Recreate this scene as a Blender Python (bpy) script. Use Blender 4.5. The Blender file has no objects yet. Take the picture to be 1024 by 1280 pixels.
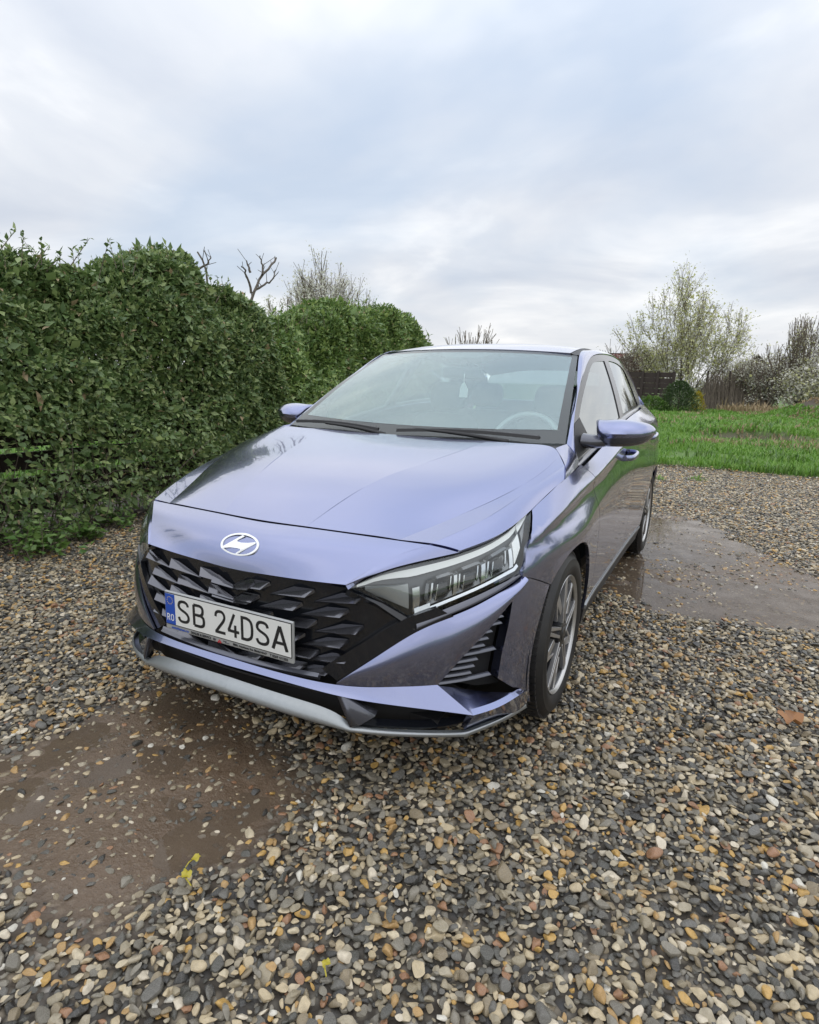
import bpy, math, random
import numpy as np
from mathutils import Vector, Matrix, Euler
from mathutils.geometry import delaunay_2d_cdt

random.seed(7)
rng = np.random.default_rng(11)
C = bpy.context.scene.collection
sc = bpy.context.scene

# ------------------------------------------------------------------ camera
cam_d = bpy.data.cameras.new('camera')
cam = bpy.data.objects.new('camera', cam_d)
C.objects.link(cam)
EYE = np.array((1.31404995, -2.16833726, 1.23201377))
yaw, pitch, roll = -0.47412548, 0.21475863, 0.02642504
fw = np.array((math.sin(yaw)*math.cos(pitch), math.cos(yaw)*math.cos(pitch), -math.sin(pitch)))
rt = np.array((math.cos(yaw), -math.sin(yaw), 0.0))
up = np.cross(rt, fw)
r2 = math.cos(roll)*rt + math.sin(roll)*up
u2 = -math.sin(roll)*rt + math.cos(roll)*up
mw = Matrix.Identity(4)
for i in range(3):
    mw[i][0], mw[i][1], mw[i][2], mw[i][3] = r2[i], u2[i], -fw[i], EYE[i]
cam.matrix_world = mw
cam_d.sensor_fit = 'VERTICAL'
cam_d.sensor_height = 36.0
cam_d.lens = 36.0*759.75/1280.0
cam_d.clip_start = 0.05
cam_d.clip_end = 2000
sc.camera = cam

# ------------------------------------------------------------------ sky
SUN_EL, SUN_AZ = math.radians(78), math.radians(110)      # azimuth from +y towards +x
w = bpy.data.worlds.new('World'); sc.world = w; w.use_nodes = True
nt = w.node_tree; nt.nodes.clear()
def wn(t, **k):
    n = nt.nodes.new(t)
    for a, b in k.items(): setattr(n, a, b)
    return n
def wl(a, b): nt.links.new(a, b)
def wmath(op, a, b=None):
    n = wn('ShaderNodeMath', operation=op)
    for i, x in enumerate((a, b)):
        if x is None: continue
        if isinstance(x, (int, float)): n.inputs[i].default_value = x
        else: wl(x, n.inputs[i])
    return n.outputs[0]
out = wn('ShaderNodeOutputWorld'); bg = wn('ShaderNodeBackground')
SKY_STRENGTH = 0.10
bg.inputs['Strength'].default_value = SKY_STRENGTH
sky = wn('ShaderNodeTexSky'); sky.sky_type = 'NISHITA'; sky.sun_disc = False
sky.sun_elevation = SUN_EL; sky.sun_rotation = SUN_AZ
sky.air_density = 1.0; sky.dust_density = 2.0; sky.ozone_density = 1.5
tc = wn('ShaderNodeTexCoord'); sep = wn('ShaderNodeSeparateXYZ'); wl(tc.outputs['Generated'], sep.inputs[0])
zz = wmath('ADD', wmath('MAXIMUM', sep.outputs[2], 0.0), 0.16)
cmb = wn('ShaderNodeCombineXYZ')
wl(wmath('DIVIDE', sep.outputs[0], zz), cmb.inputs[0]); wl(wmath('DIVIDE', sep.outputs[1], zz), cmb.inputs[1])
def wnoise(scale, detail, rough, off, dist=0.0):
    m = wn('ShaderNodeMapping'); m.inputs['Location'].default_value = off; wl(cmb.outputs[0], m.inputs['Vector'])
    n = wn('ShaderNodeTexNoise'); n.inputs['Scale'].default_value = scale; n.inputs['Detail'].default_value = detail
    n.inputs['Roughness'].default_value = rough; n.inputs['Distortion'].default_value = dist
    wl(m.outputs[0], n.inputs['Vector']); return n.outputs['Fac']
def wramp(fac, stops):
    r = wn('ShaderNodeValToRGB'); e = r.color_ramp.elements
    while len(e) < len(stops): e.new(0.5)
    for q, (p, c) in zip(e, stops): q.position = p; q.color = (*c, 1) if len(c) == 3 else c
    wl(fac, r.inputs[0]); return r.outputs[0]
n_big = wnoise(0.55, 5, 0.52, (14.3, 4.2, 0), 0.25)
n_mid = wnoise(1.15, 6, 0.52, (16.6, 11.5, 0), 0.35)
k = 1.0/SKY_STRENGTH
shade = wramp(n_mid, [(0.30, (0.56*k, 0.60*k, 0.675*k)), (0.49, (0.685*k, 0.71*k, 0.755*k)), (0.66, (0.92*k, 0.92*k, 0.92*k))])
mask = wramp(n_big, [(0.36, (0.30, 0.30, 0.30)), (0.52, (0.93, 0.93, 0.93))])
mixc = wn('ShaderNodeMix', data_type='RGBA')
blue = wn('ShaderNodeMix', data_type='RGBA', blend_type='MIX'); blue.inputs[0].default_value = 0.62
wl(sky.outputs[0], blue.inputs[6]); blue.inputs[7].default_value = (0.55*k, 0.655*k, 0.80*k, 1)
wl(mask, mixc.inputs[0]); wl(blue.outputs[2], mixc.inputs[6]); wl(shade, mixc.inputs[7])
# an overcast sky brightens towards the zenith
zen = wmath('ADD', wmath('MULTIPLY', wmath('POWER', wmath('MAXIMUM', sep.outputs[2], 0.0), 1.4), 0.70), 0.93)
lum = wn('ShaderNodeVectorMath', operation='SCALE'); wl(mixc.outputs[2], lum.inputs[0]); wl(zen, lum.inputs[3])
hz_ = wmath('SUBTRACT', 1.0, wmath('MINIMUM', wmath('MULTIPLY', wmath('MAXIMUM', sep.outputs[2], 0.0), 6.5), 1.0))
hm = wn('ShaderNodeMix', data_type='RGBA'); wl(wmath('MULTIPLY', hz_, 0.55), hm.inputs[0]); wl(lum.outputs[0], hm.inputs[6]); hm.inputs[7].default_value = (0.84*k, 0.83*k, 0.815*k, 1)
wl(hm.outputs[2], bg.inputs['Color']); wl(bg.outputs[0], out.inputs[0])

# ------------------------------------------------------------------ sun behind the overcast
sd = bpy.data.lights.new('sun', 'SUN'); sd.energy = 0.85; sd.angle = math.radians(175); sd.color = (1.0, 0.96, 0.9)
so = bpy.data.objects.new('sun', sd); C.objects.link(so)
sv = Vector((math.sin(SUN_AZ)*math.cos(SUN_EL), math.cos(SUN_AZ)*math.cos(SUN_EL), math.sin(SUN_EL)))
so.rotation_euler = (-sv).to_track_quat('-Z', 'Y').to_euler()

vs = sc.view_settings
vs.view_transform = 'Standard'; vs.look = 'None'; vs.exposure = 0.27; vs.gamma = 1.0; vs.use_curve_mapping = False
sc.cycles.max_bounces = 10; sc.cycles.transparent_max_bounces = 16; sc.cycles.glossy_bounces = 4
sc.cycles.transmission_bounces = 4; sc.cycles.diffuse_bounces = 3
sc.cycles.use_denoising = True
sc.cycles.caustics_reflective = False; sc.cycles.caustics_refractive = False

# ------------------------------------------------------------------ materials
MATS = {}
class NB:
    """small node-building aid for one material"""
    def __init__(s, name):
        s.m = bpy.data.materials.new(name); s.m.use_nodes = True; s.t = s.m.node_tree; s.t.nodes.clear()
        s.o = s.n('ShaderNodeOutputMaterial'); s.p = s.n('ShaderNodeBsdfPrincipled'); s.l(s.p.outputs[0], s.o.inputs[0])
        MATS[name] = s.m
    def n(s, t, **k):
        x = s.t.nodes.new(t)
        for a, b in k.items(): setattr(x, a, b)
        return x
    def l(s, a, b): s.t.links.new(a, b)
    def set(s, **k):
        for a, b in k.items():
            i = s.p.inputs[a.replace('_', ' ')]
            if isinstance(b, tuple): i.default_value = (*b, 1) if len(b) == 3 else b
            elif isinstance(b, (int, float)): i.default_value = b
            else: s.l(b, i)
        return s
    def coord(s, kind='Object'): return s.n('ShaderNodeTexCoord').outputs[kind]
    def noise(s, scale, detail=4, rough=0.55, vec=None, dist=0.0):
        x = s.n('ShaderNodeTexNoise'); x.inputs['Scale'].default_value = scale; x.inputs['Detail'].default_value = detail
        x.inputs['Roughness'].default_value = rough; x.inputs['Distortion'].default_value = dist
        s.l(vec if vec is not None else s.coord(), x.inputs['Vector']); return x.outputs['Fac']
    def ramp(s, fac, stops, const=False):
        r = s.n('ShaderNodeValToRGB'); e = r.color_ramp.elements
        if const: r.color_ramp.interpolation = 'CONSTANT'
        while len(e) < len(stops): e.new(0.5)
        for q, (p, c) in zip(e, stops): q.position = p; q.color = (*c, 1) if not isinstance(c, (int, float)) else (c, c, c, 1)
        s.l(fac, r.inputs[0]); return r.outputs[0]
    def mix(s, f, a, b, blend='MIX'):
        x = s.n('ShaderNodeMix', data_type='RGBA', blend_type=blend)
        for i, v in ((0, f), (6, a), (7, b)):
            if isinstance(v, (int, float)): x.inputs[i].default_value = v
            elif isinstance(v, tuple): x.inputs[i].default_value = (*v, 1)
            else: s.l(v, x.inputs[i])
        return x.outputs[2]
    def math(s, op, a, b=0.0):
        x = s.n('ShaderNodeMath', operation=op)
        for i, v in enumerate((a, b)):
            if isinstance(v, (int, float)): x.inputs[i].default_value = v
            else: s.l(v, x.inputs[i])
        return x.outputs[0]
    def bump(s, h, strength=0.3, dist=0.01):
        b = s.n('ShaderNodeBump'); b.inputs['Strength'].default_value = strength; b.inputs['Distance'].default_value = dist
        s.l(h, b.inputs['Height']); s.l(b.outputs[0], s.p.inputs['Normal']); return s
    def attr(s, name, kind='GEOMETRY', out='Fac'):
        a = s.n('ShaderNodeAttribute', attribute_name=name, attribute_type=kind); return a.outputs[out]

def simple(name, col, rough=0.5, metal=0.0, **k):
    b = NB(name); b.set(Base_Color=col, Roughness=rough, Metallic=metal, **k); return b.m

# car paint: metallic periwinkle under clear lacquer, with drying rain spots in the lacquer
b = NB('paint')
drops = b.ramp(b.noise(95, 2, 0.5), [(0.60, 0.0), (0.68, 1.0)])
dirt = b.noise(9, 6, 0.65)
fl = b.n('ShaderNodeTexVoronoi'); fl.inputs['Scale'].default_value = 1800; b.l(b.coord(), fl.inputs['Vector'])
fl_c = b.mix(b.math('MULTIPLY', fl.outputs['Distance'], 0.25), (0.215, 0.243, 0.415), (0.275, 0.307, 0.495))
b.set(Base_Color=b.mix(b.math('MULTIPLY', dirt, 0.10), fl_c, (0.30, 0.28, 0.30)), Metallic=1.0,
      Roughness=0.23, Coat_Weight=1.0, Coat_Roughness=b.math('MULTIPLY', dirt, 0.05), Coat_IOR=1.75)
bb = b.n('ShaderNodeBump'); bb.inputs['Strength'].default_value = 0.04; bb.inputs['Distance'].default_value = 0.0006
b.l(drops, bb.inputs['Height']); b.l(bb.outputs[0], b.p.inputs['Coat Normal'])
simple('black_gloss', (0.008, 0.009, 0.012), 0.16, Coat_Weight=0.25)
b = NB('black_plastic'); b.set(Base_Color=(0.018, 0.018, 0.020), Roughness=0.48); b.bump(b.noise(420, 2), 0.12, 0.001)
simple('void', (0.006, 0.006, 0.007), 0.8)
b = NB('jewel_black'); b.set(Base_Color=(0.135, 0.137, 0.155), Roughness=0.16, Coat_Weight=0.5, Metallic=0.8)
b = NB('silver_trim'); b.set(Base_Color=b.mix(b.noise(60, 4), (0.33, 0.35, 0.36), (0.40, 0.42, 0.43)), Metallic=0.75, Roughness=0.38)
simple('chrome', (0.80, 0.82, 0.84), 0.10, 1.0)
simple('reflector', (0.62, 0.64, 0.66), 0.16, 1.0)
simple('lamp_white', (0.90, 0.91, 0.90), 0.28, Coat_Weight=0.4)
simple('lamp_grey', (0.17, 0.175, 0.18), 0.22, 0.8)
simple('lamp_dark', (0.10, 0.104, 0.108), 0.30, 0.6)
simple('lamp_silver', (0.42, 0.44, 0.45), 0.30, 0.55)
simple('trim_grey', (0.105, 0.11, 0.135), 0.22, 0.5, Coat_Weight=0.6)
simple('emblem_white', (0.90, 0.91, 0.92), 0.20, 0.15)
b = NB('tyre_rubber'); b.set(Base_Color=b.mix(b.ramp(b.noise(7, 5, 0.7), [(0.42, 0.0), (0.75, 1.0)]), (0.008, 0.008, 0.009), (0.026, 0.024, 0.022)), Roughness=0.55); b.bump(b.noise(160, 3), 0.15, 0.002)
b = NB('rim_machined'); b.set(Base_Color=b.mix(b.noise(14, 5, 0.7), (0.48, 0.48, 0.49), (0.60, 0.60, 0.60)), Metallic=0.85, Roughness=0.30)
simple('rim_dark', (0.022, 0.023, 0.026), 0.35, 0.5, Coat_Weight=0.3)
simple('brake_metal', (0.22, 0.21, 0.20), 0.45, 0.8)
simple('plate_white', (0.74, 0.745, 0.72), 0.38)
simple('plate_black', (0.012, 0.012, 0.013), 0.5)
simple('plate_blue', (0.015, 0.075, 0.42), 0.35)
simple('plate_yellow', (0.75, 0.55, 0.05), 0.4)
simple('frame_grey', (0.42, 0.43, 0.43), 0.35, 0.3)
simple('frame_red', (0.55, 0.03, 0.04), 0.4)
simple('seat_cloth', (0.075, 0.078, 0.083), 0.9)
simple('dash_plastic', (0.085, 0.09, 0.095), 0.8)
simple('headliner', (0.45, 0.45, 0.43), 0.9)
simple('freshener_white', (0.75, 0.75, 0.74), 0.6)
simple('tail_red', (0.28, 0.01, 0.012), 0.15, Coat_Weight=0.8)
simple('bolt_dark', (0.05, 0.05, 0.05), 0.4, 0.6)
def glass(name, tint, ior, extra=0.0, refl=(0.95, 0.98, 0.98)):
    b = NB(name); b.t.nodes.remove(b.p)
    tr = b.n('ShaderNodeBsdfTransparent'); tr.inputs[0].default_value = (*tint, 1)
    gl = b.n('ShaderNodeBsdfGlossy'); gl.inputs['Roughness'].default_value = 0.012; gl.inputs['Color'].default_value = (*refl, 1)
    f0 = ((ior-1)/(ior+1))**2+extra
    lw = b.n('ShaderNodeLayerWeight'); lw.inputs[0].default_value = 0.5
    f = b.math('ADD', b.math('MULTIPLY', b.math('POWER', lw.outputs['Facing'], 5.0), 1-f0), f0)
    mx = b.n('ShaderNodeMixShader'); b.l(f, mx.inputs[0]); b.l(tr.outputs[0], mx.inputs[1]); b.l(gl.outputs[0], mx.inputs[2])
    b.l(mx.outputs[0], b.o.inputs[0])
glass('windscreen_glass', (0.93, 0.96, 0.95), 1.5, 0.02)
glass('glare_film', (0.72, 0.84, 0.82), 1.5, 0.23, (0.82, 0.97, 1.0))  # reflective layer added to brighten the clear part of the windscreen
glass('side_glass', (0.34, 0.40, 0.40), 1.6, 0.28)
glass('lens_glass', (0.93, 0.95, 0.95), 1.5, 0.03)

# ------------------------------------------------------------------ geometry helpers
def link_mesh(name, V, F, mat, parent=None, smooth=True, normals=None):
    me = bpy.data.meshes.new(name)
    V = np.asarray(V, dtype=np.float64)
    me.from_pydata(V.tolist(), [], [tuple(int(i) for i in f) for f in F])
    if isinstance(mat, str): mat = MATS[mat]
    me.materials.append(mat)
    me.polygons.foreach_set('use_smooth', [smooth]*len(me.polygons))
    if normals is not None:
        me.normals_split_custom_set_from_vertices(np.asarray(normals).tolist())
    me.update()
    o = bpy.data.objects.new(name, me); C.objects.link(o)
    if parent is not None: o.parent = parent
    return o

def tris_mesh(name, V, T, mat, parent=None, smooth=False):
    """fast path for big triangle soups (numpy)"""
    me = bpy.data.meshes.new(name); n = len(T)
    me.vertices.add(len(V)); me.vertices.foreach_set('co', np.ascontiguousarray(V, np.float32).ravel())
    me.loops.add(3*n); me.loops.foreach_set('vertex_index', np.ascontiguousarray(T, np.int32).ravel())
    me.polygons.add(n); me.polygons.foreach_set('loop_start', np.arange(0, 3*n, 3, dtype=np.int32))
    if smooth: me.polygons.foreach_set('use_smooth', np.ones(n, bool))
    me.update(calc_edges=True); me.materials.append(MATS[mat] if isinstance(mat, str) else mat)
    o = bpy.data.objects.new(name, me); C.objects.link(o)
    if parent is not None: o.parent = parent
    return o

def tag(o, label=None, cat=None, group=None, kind=None):
    for a, v in (('label', label), ('category', cat), ('group', group), ('kind', kind)):
        if v: o[a] = v
    return o
def empty(name, loc=(0, 0, 0), rz=0):
    o = bpy.data.objects.new(name, None); C.objects.link(o); o.location = loc; o.rotation_euler = (0, 0, rz)
    o.empty_display_size = 0.1; return o

def csp(P, n, d=None):
    """natural cubic through the points P (N,k), n samples"""
    P = np.asarray(P, float); N = len(P)
    if d is None: d = np.r_[0, np.cumsum(np.linalg.norm(np.diff(P, axis=0), axis=1)**0.5)]
    t = np.linspace(0, d[-1], n) if np.isscalar(n) else np.asarray(n)
    if N == 2:
        f = ((t-d[0])/(d[1]-d[0]))[:, None]; return P[0]*(1-f)+P[1]*f
    h = np.diff(d); A = np.zeros((N, N)); b = np.zeros((N, P.shape[1])); A[0, 0] = A[-1, -1] = 1
    for i in range(1, N-1):
        A[i, i-1] = h[i-1]; A[i, i] = 2*(h[i-1]+h[i]); A[i, i+1] = h[i]
        b[i] = 6*((P[i+1]-P[i])/h[i]-(P[i]-P[i-1])/h[i-1])
    m = np.linalg.solve(A, b); k = np.clip(np.searchsorted(d, t, side='right')-1, 0, N-2)
    a = (d[k+1]-t)[:, None]; c = (t-d[k])[:, None]; H = h[k][:, None]
    return m[k]*a**3/(6*H)+m[k+1]*c**3/(6*H)+(P[k]/H-m[k]*H/6)*a+(P[k+1]/H-m[k+1]*H/6)*c

def patch(rows, nu, nv):
    """tensor cubic patch through control rows (R,C,3): nu samples down the rows, nv across"""
    G = np.asarray(rows, float); R, Cn = G.shape[:2]
    du = np.r_[0, np.cumsum(np.linalg.norm(np.diff(G, axis=0), axis=2).mean(1))]
    dv = np.r_[0, np.cumsum(np.linalg.norm(np.diff(G, axis=1), axis=2).mean(0))]
    A = csp(G.reshape(R, -1), nu, du).reshape(nu, Cn, 3).transpose(1, 0, 2)
    B = csp(A.reshape(Cn, -1), nv, dv).reshape(nv, nu, 3).transpose(1, 0, 2)
    return grid_faces(B)
def grid_faces(B):
    n, m = B.shape[:2]; i = np.arange(n*m).reshape(n, m)
    F = np.stack([i[:-1, :-1], i[:-1, 1:], i[1:, 1:], i[1:, :-1]], -1).reshape(-1, 4)
    return B.reshape(-1, 3), F.tolist()
def loft(curves, n, m, smooth=True):
    """curves: list of point lists, each resampled to n, m samples between them"""
    Cs = [csp(c, n) if smooth else lin(c, n) for c in curves]
    G = np.asarray(Cs)
    d = np.r_[0, np.cumsum(np.linalg.norm(np.diff(G, axis=0), axis=2).mean(1))]
    B = csp(G.reshape(len(Cs), -1), m, d).reshape(m, n, 3)
    return grid_faces(B)
def lin(P, n):
    P = np.asarray(P, float); d = np.r_[0, np.cumsum(np.linalg.norm(np.diff(P, axis=0), axis=1))]
    t = np.linspace(0, d[-1], n); return np.stack([np.interp(t, d, P[:, j]) for j in range(P.shape[1])], 1)
def join(*VF):
    V, F, o = [], [], 0
    for v, f in VF:
        V.append(np.asarray(v, float)); F += [tuple(int(i)+o for i in q) for q in f]; o += len(v)
    return np.concatenate(V), F
def mirror(VF):
    return np.asarray(VF[0])*np.array((-1, 1, 1)), [tuple(reversed(f)) for f in VF[1]]
def flip(VF): return VF[0], [tuple(reversed(f)) for f in VF[1]]
def vnormals(V, F):
    N = np.zeros_like(V)
    for f in F:
        p = V[list(f)]; n = np.zeros(3)
        for i in range(1, len(f)-1): n += np.cross(p[i]-p[0], p[i+1]-p[0])
        for i in f: N[i] += n
    l = np.linalg.norm(N, axis=1); l[l == 0] = 1
    return N/l[:, None]
def orient(VF, ref):
    """make the faces look away from the point ref"""
    V, F = np.asarray(VF[0], float), VF[1]; s = 0.0
    for f in F[::max(1, len(F)//60)]:
        p = V[list(f)]; n = np.cross(p[1]-p[0], p[2]-p[0]); s += n @ (p.mean(0)-ref)/(np.linalg.norm(n)+1e-12)
    return (V, [tuple(reversed(f)) for f in F]) if s < 0 else (V, [tuple(f) for f in F])
CARC = np.array((0.0, 1.1, 0.55))
def panel(name, VF, mat, parent, thick=0.012, ref=None, N=None):
    """a sheet with its edges turned in, so that shut lines are real gaps with depth"""
    V, F = orient(VF, CARC if ref is None else np.asarray(ref, float))
    Nn = vnormals(V, F) if N is None else np.asarray(N)
    if N is not None:
        g = vnormals(V, F); Nn = np.where(((Nn*g).sum(1) < 0)[:, None], -Nn, Nn)
    cnt = {}
    for f in F:
        for a, b in zip(f, f[1:]+f[:1]):
            if (b, a) in cnt: cnt[(b, a)] = 0
            else: cnt[(a, b)] = 1
    ed = [e for e, c in cnt.items() if c]
    V2, F2, n2, i = list(V), list(F), list(Nn), len(V)
    for a, b in ed:
        pa, pb = V[a], V[b]; qa, qb = pa-Nn[a]*thick, pb-Nn[b]*thick
        nn = np.cross(pa-pb, qb-pb); l = np.linalg.norm(nn); nn = nn/l if l > 1e-12 else Nn[a]
        V2 += [pb, pa, qa, qb]; n2 += [nn]*4; F2.append((i, i+1, i+2, i+3)); i += 4
    return link_mesh(name, V2, F2, mat, parent, True, n2)
def both(name, VF, mat, parent, **k):
    a = panel(name, VF, mat, parent, **k)
    if k.get('ref') is not None: k['ref'] = np.asarray(k['ref'], float)*np.array((-1, 1, 1))
    if k.get('N') is not None: k['N'] = np.asarray(k['N'])*np.array((-1, 1, 1))
    return a, panel(name, mirror(VF), mat, parent, **k)

def inside(P, poly):
    x, y = P[:, 0], P[:, 1]; r = np.zeros(len(P), bool); n = len(poly)
    for i in range(n):
        (x1, y1), (x2, y2) = poly[i], poly[(i+1) % n]
        c = (y1 > y) != (y2 > y)
        with np.errstate(divide='ignore', invalid='ignore'):
            r ^= c & (x < (x2-x1)*(y-y1)/((y2-y1) if y2 != y1 else 1e-12)+x1)
    return r
def segdist(P, poly):
    d = np.full(len(P), 1e9); n = len(poly)
    for i in range(n):
        a, b = np.asarray(poly[i]), np.asarray(poly[(i+1) % n]); v = b-a
        t = np.clip(((P-a) @ v)/max(v @ v, 1e-12), 0, 1)[:, None]
        d = np.minimum(d, np.linalg.norm(P-a-t*v, axis=1))
    return d
def dense(poly, h):
    o = []; n = len(poly)
    for i in range(n):
        a, b = np.asarray(poly[i], float), np.asarray(poly[(i+1) % n], float)
        k = max(1, int(np.ceil(np.linalg.norm(b-a)/h)))
        o += [a+(b-a)*j/k for j in range(k)]
    return np.array(o)
def trim(fn, outline, h=0.03, holes=(), extra=None, eps=1e-3):
    """triangulated piece of the surface fn(p2)->p3 inside an outline of 2-D points; returns V, F, analytic normals"""
    polys = [dense(outline, h*0.8)]+[dense(q, h*0.8) for q in holes]
    pts, edges, o = [], [], 0
    for q in polys:
        pts += list(q); n = len(q); edges += [(o+i, o+(i+1) % n) for i in range(n)]; o += n
    mn, mx = polys[0].min(0), polys[0].max(0)
    gx, gy = np.arange(mn[0]+h/2, mx[0], h), np.arange(mn[1]+h/2, mx[1], h)
    G = np.stack(np.meshgrid(gx, gy), -1).reshape(-1, 2)
    if extra is not None: G = np.concatenate([np.asarray(extra), G[segdist(G, list(extra)) > h*0.5] if len(extra) < 400 else G])
    ok = inside(G, polys[0])
    for q in polys[1:]: ok &= ~inside(G, q)
    G = G[ok]
    for q in polys:
        G = G[segdist(G, q) > h*0.40]
    allp = [Vector(p) for p in pts]+[Vector(p) for p in G]
    v, e, f, *_ = delaunay_2d_cdt(allp, edges, [], 0, 1e-6)
    P = np.array([(a.x, a.y) for a in v]); T = np.array([t for t in f])
    cc = P[T].mean(1); ok = inside(cc, polys[0])
    for q in polys[1:]: ok &= ~inside(cc, q)
    T = T[ok]; used = np.unique(T); mp = -np.ones(len(P), int); mp[used] = np.arange(len(used)); P = P[used]; T = mp[T]
    V = fn(P); a, b = fn(P+[eps, 0])-fn(P-[eps, 0]), fn(P+[0, eps])-fn(P-[0, eps])
    N = np.cross(a, b); N /= np.linalg.norm(N, axis=1)[:, None]+1e-12
    return (V, T.tolist()), N

def lathe(profile, n=48, axis='x'):
    """profile of (a, r): a along the axis"""
    P = np.asarray(profile, float); th = np.linspace(0, 2*np.pi, n, endpoint=False); k = len(P)
    V = np.stack([np.repeat(P[:, 0], n), np.outer(P[:, 1], np.cos(th)).ravel(), np.outer(P[:, 1], np.sin(th)).ravel()], 1)
    F = [(i*n+j, i*n+(j+1) % n, (i+1)*n+(j+1) % n, (i+1)*n+j) for i in range(k-1) for j in range(n)]
    if axis == 'z': V = V[:, [1, 2, 0]]
    return V, F
def box(c, s, rot=None):
    c, s = np.asarray(c, float), np.asarray(s, float)/2
    V = np.array([(x, y, z) for x in (-1, 1) for y in (-1, 1) for z in (-1, 1)], float)*s
    if rot is not None: V = V @ np.asarray(rot).T
    return V+c, [(0, 1, 3, 2), (4, 6, 7, 5), (0, 4, 5, 1), (2, 3, 7, 6), (0, 2, 6, 4), (1, 5, 7, 3)]
def prism(poly, ext):
    """extrude a 3-D polygon by the vector ext"""
    P = np.asarray(poly, float); n = len(P); V = np.concatenate([P, P+np.asarray(ext)])
    return V, [tuple(range(n-1, -1, -1)), tuple(range(n, 2*n))]+[(i, (i+1) % n, n+(i+1) % n, n+i) for i in range(n)]
def tube(pts, rad, n=8):
    P = np.asarray(pts, float); R = np.full(len(P), rad, float) if np.isscalar(rad) else np.asarray(rad, float)
    T = np.gradient(P, axis=0); T /= np.linalg.norm(T, axis=1)[:, None]+1e-12
    ref = np.array((0, 0, 1.0)) if abs(T[:, 2]).mean() < 0.8 else np.array((1.0, 0, 0))
    A = np.cross(T, ref); A /= np.linalg.norm(A, axis=1)[:, None]+1e-12; B = np.cross(T, A)
    th = np.linspace(0, 2*np.pi, n, endpoint=False)
    V = (P[:, None]+R[:, None, None]*(A[:, None]*np.cos(th)[None, :, None]+B[:, None]*np.sin(th)[None, :, None])).reshape(-1, 3)
    k = len(P)
    F = [(i*n+j, i*n+(j+1) % n, (i+1)*n+(j+1) % n, (i+1)*n+j) for i in range(k-1) for j in range(n)]
    F += [tuple(range(n-1, -1, -1)), tuple((k-1)*n+j for j in range(n))]
    return V, F
def solid(name, VF, mat, parent, smooth=False, angle=None, bevel=0.0):
    o = link_mesh(name, VF[0], VF[1], mat, parent, smooth or angle is not None)
    if angle is not None: o.data.set_sharp_from_angle(angle=math.radians(angle))
    if bevel:
        m = o.modifiers.new('bevel', 'BEVEL'); m.width = bevel; m.segments = 2; m.limit_method = 'ANGLE'; m.angle_limit = math.radians(40)
    return o
def text_vf(body, size, sx=1.0, off=0.0, depth=0.0006, spacing=1.0):
    c = bpy.data.curves.new('text', 'FONT'); c.body = body; c.size = size; c.offset = off; c.extrude = depth; c.space_character = spacing
    c.resolution_u = 4
    o = bpy.data.objects.new('text', c); C.objects.link(o)
    dg = bpy.context.evaluated_depsgraph_get(); me = bpy.data.meshes.new_from_object(o.evaluated_get(dg))
    V = np.array([v.co[:] for v in me.vertices])*[sx, 1, 1]; F = [tuple(p.vertices) for p in me.polygons]
    bpy.data.objects.remove(o); bpy.data.curves.remove(c); bpy.data.meshes.remove(me)
    return V, F
# ================================================================== ground
def smooth01(t): t = np.clip(t, 0, 1); return t*t*(3-2*t)
_g = rng.random((64, 64))
def vnoise(x, y, s, seed=0):
    """cheap value noise"""
    X, Y = x*s+seed*13.7, y*s+seed*7.3; i, j = np.floor(X).astype(int), np.floor(Y).astype(int); a, b = X-i, Y-j
    a, b = a*a*(3-2*a), b*b*(3-2*b); q = lambda u, v: _g[u % 64, v % 64]
    return q(i, j)*(1-a)*(1-b)+q(i+1, j)*a*(1-b)+q(i, j+1)*(1-a)*b+q(i+1, j+1)*a*b
def fbm(x, y, s, n=4, seed=0):
    r, a = 0, 0.5
    for k in range(n): r = r+a*vnoise(x, y, s*2**k, seed+k); a *= .5
    return r/(1-.5**n)
MUD1 = [(-.697, -.574), (-.645, -.87), (-.626, -1.12), (-.72, -1.30), (-.30, -1.62), (.012, -1.54), (.119, -1.54), (.235, -1.485), (.236, -1.403), (.201, -1.305), (.301, -1.161), (.305, -.97), (.272, -.847), (.089, -.685), (-.107, -.56), (-.472, -.483)]
MUD2 = [(.89, 4.378), (1.23, 4.098), (1.716, 3.183), (2.133, 2.46), (2.25, 2.0), (2.011, 1.574), (1.64, 1.476), (1.327, 1.447), (.993, 1.402), (.689, 1.569), (.40, 2.185), (.40, 3.427)]
POOL = [(1.50, 2.06), (1.785, 2.30), (2.3, 2.36), (2.35, 1.62), (2.008, 1.53), (1.676, 1.45), (1.406, 1.52)]
def mudmask(x, y):
    P = np.stack([np.ravel(x), np.ravel(y)], 1); r = np.zeros(len(P))
    w_ = (fbm(P[:, 0], P[:, 1], 3.0, 4, 5)-.5)*.30
    for poly, soft in ((MUD1, .12), (MUD2, .16)):
        d = segdist(P, poly)*np.where(inside(P, poly), 1, -1)
        r = np.maximum(r, smooth01((d+w_)/soft*.5+.5))
    return r.reshape(np.shape(x))
def grass_edge(x): return 8.15+.35*np.sin(x*.9)*.4+.25*(vnoise(x, x*0, 1.3, 3)-.5)+.12*(vnoise(x, x*0, 6, 4)-.5)
def grassmask(x, y):
    g1 = smooth01((y-grass_edge(x))/.25+.5)
    g2 = smooth01((x-7.5-.6*vnoise(x*0, y, .8, 6))/.6+.5)
    g3 = smooth01((-4.25-x)/.5)                               # lawn beyond the board fence
    return np.maximum(np.maximum(g1, g2), g3)
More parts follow.
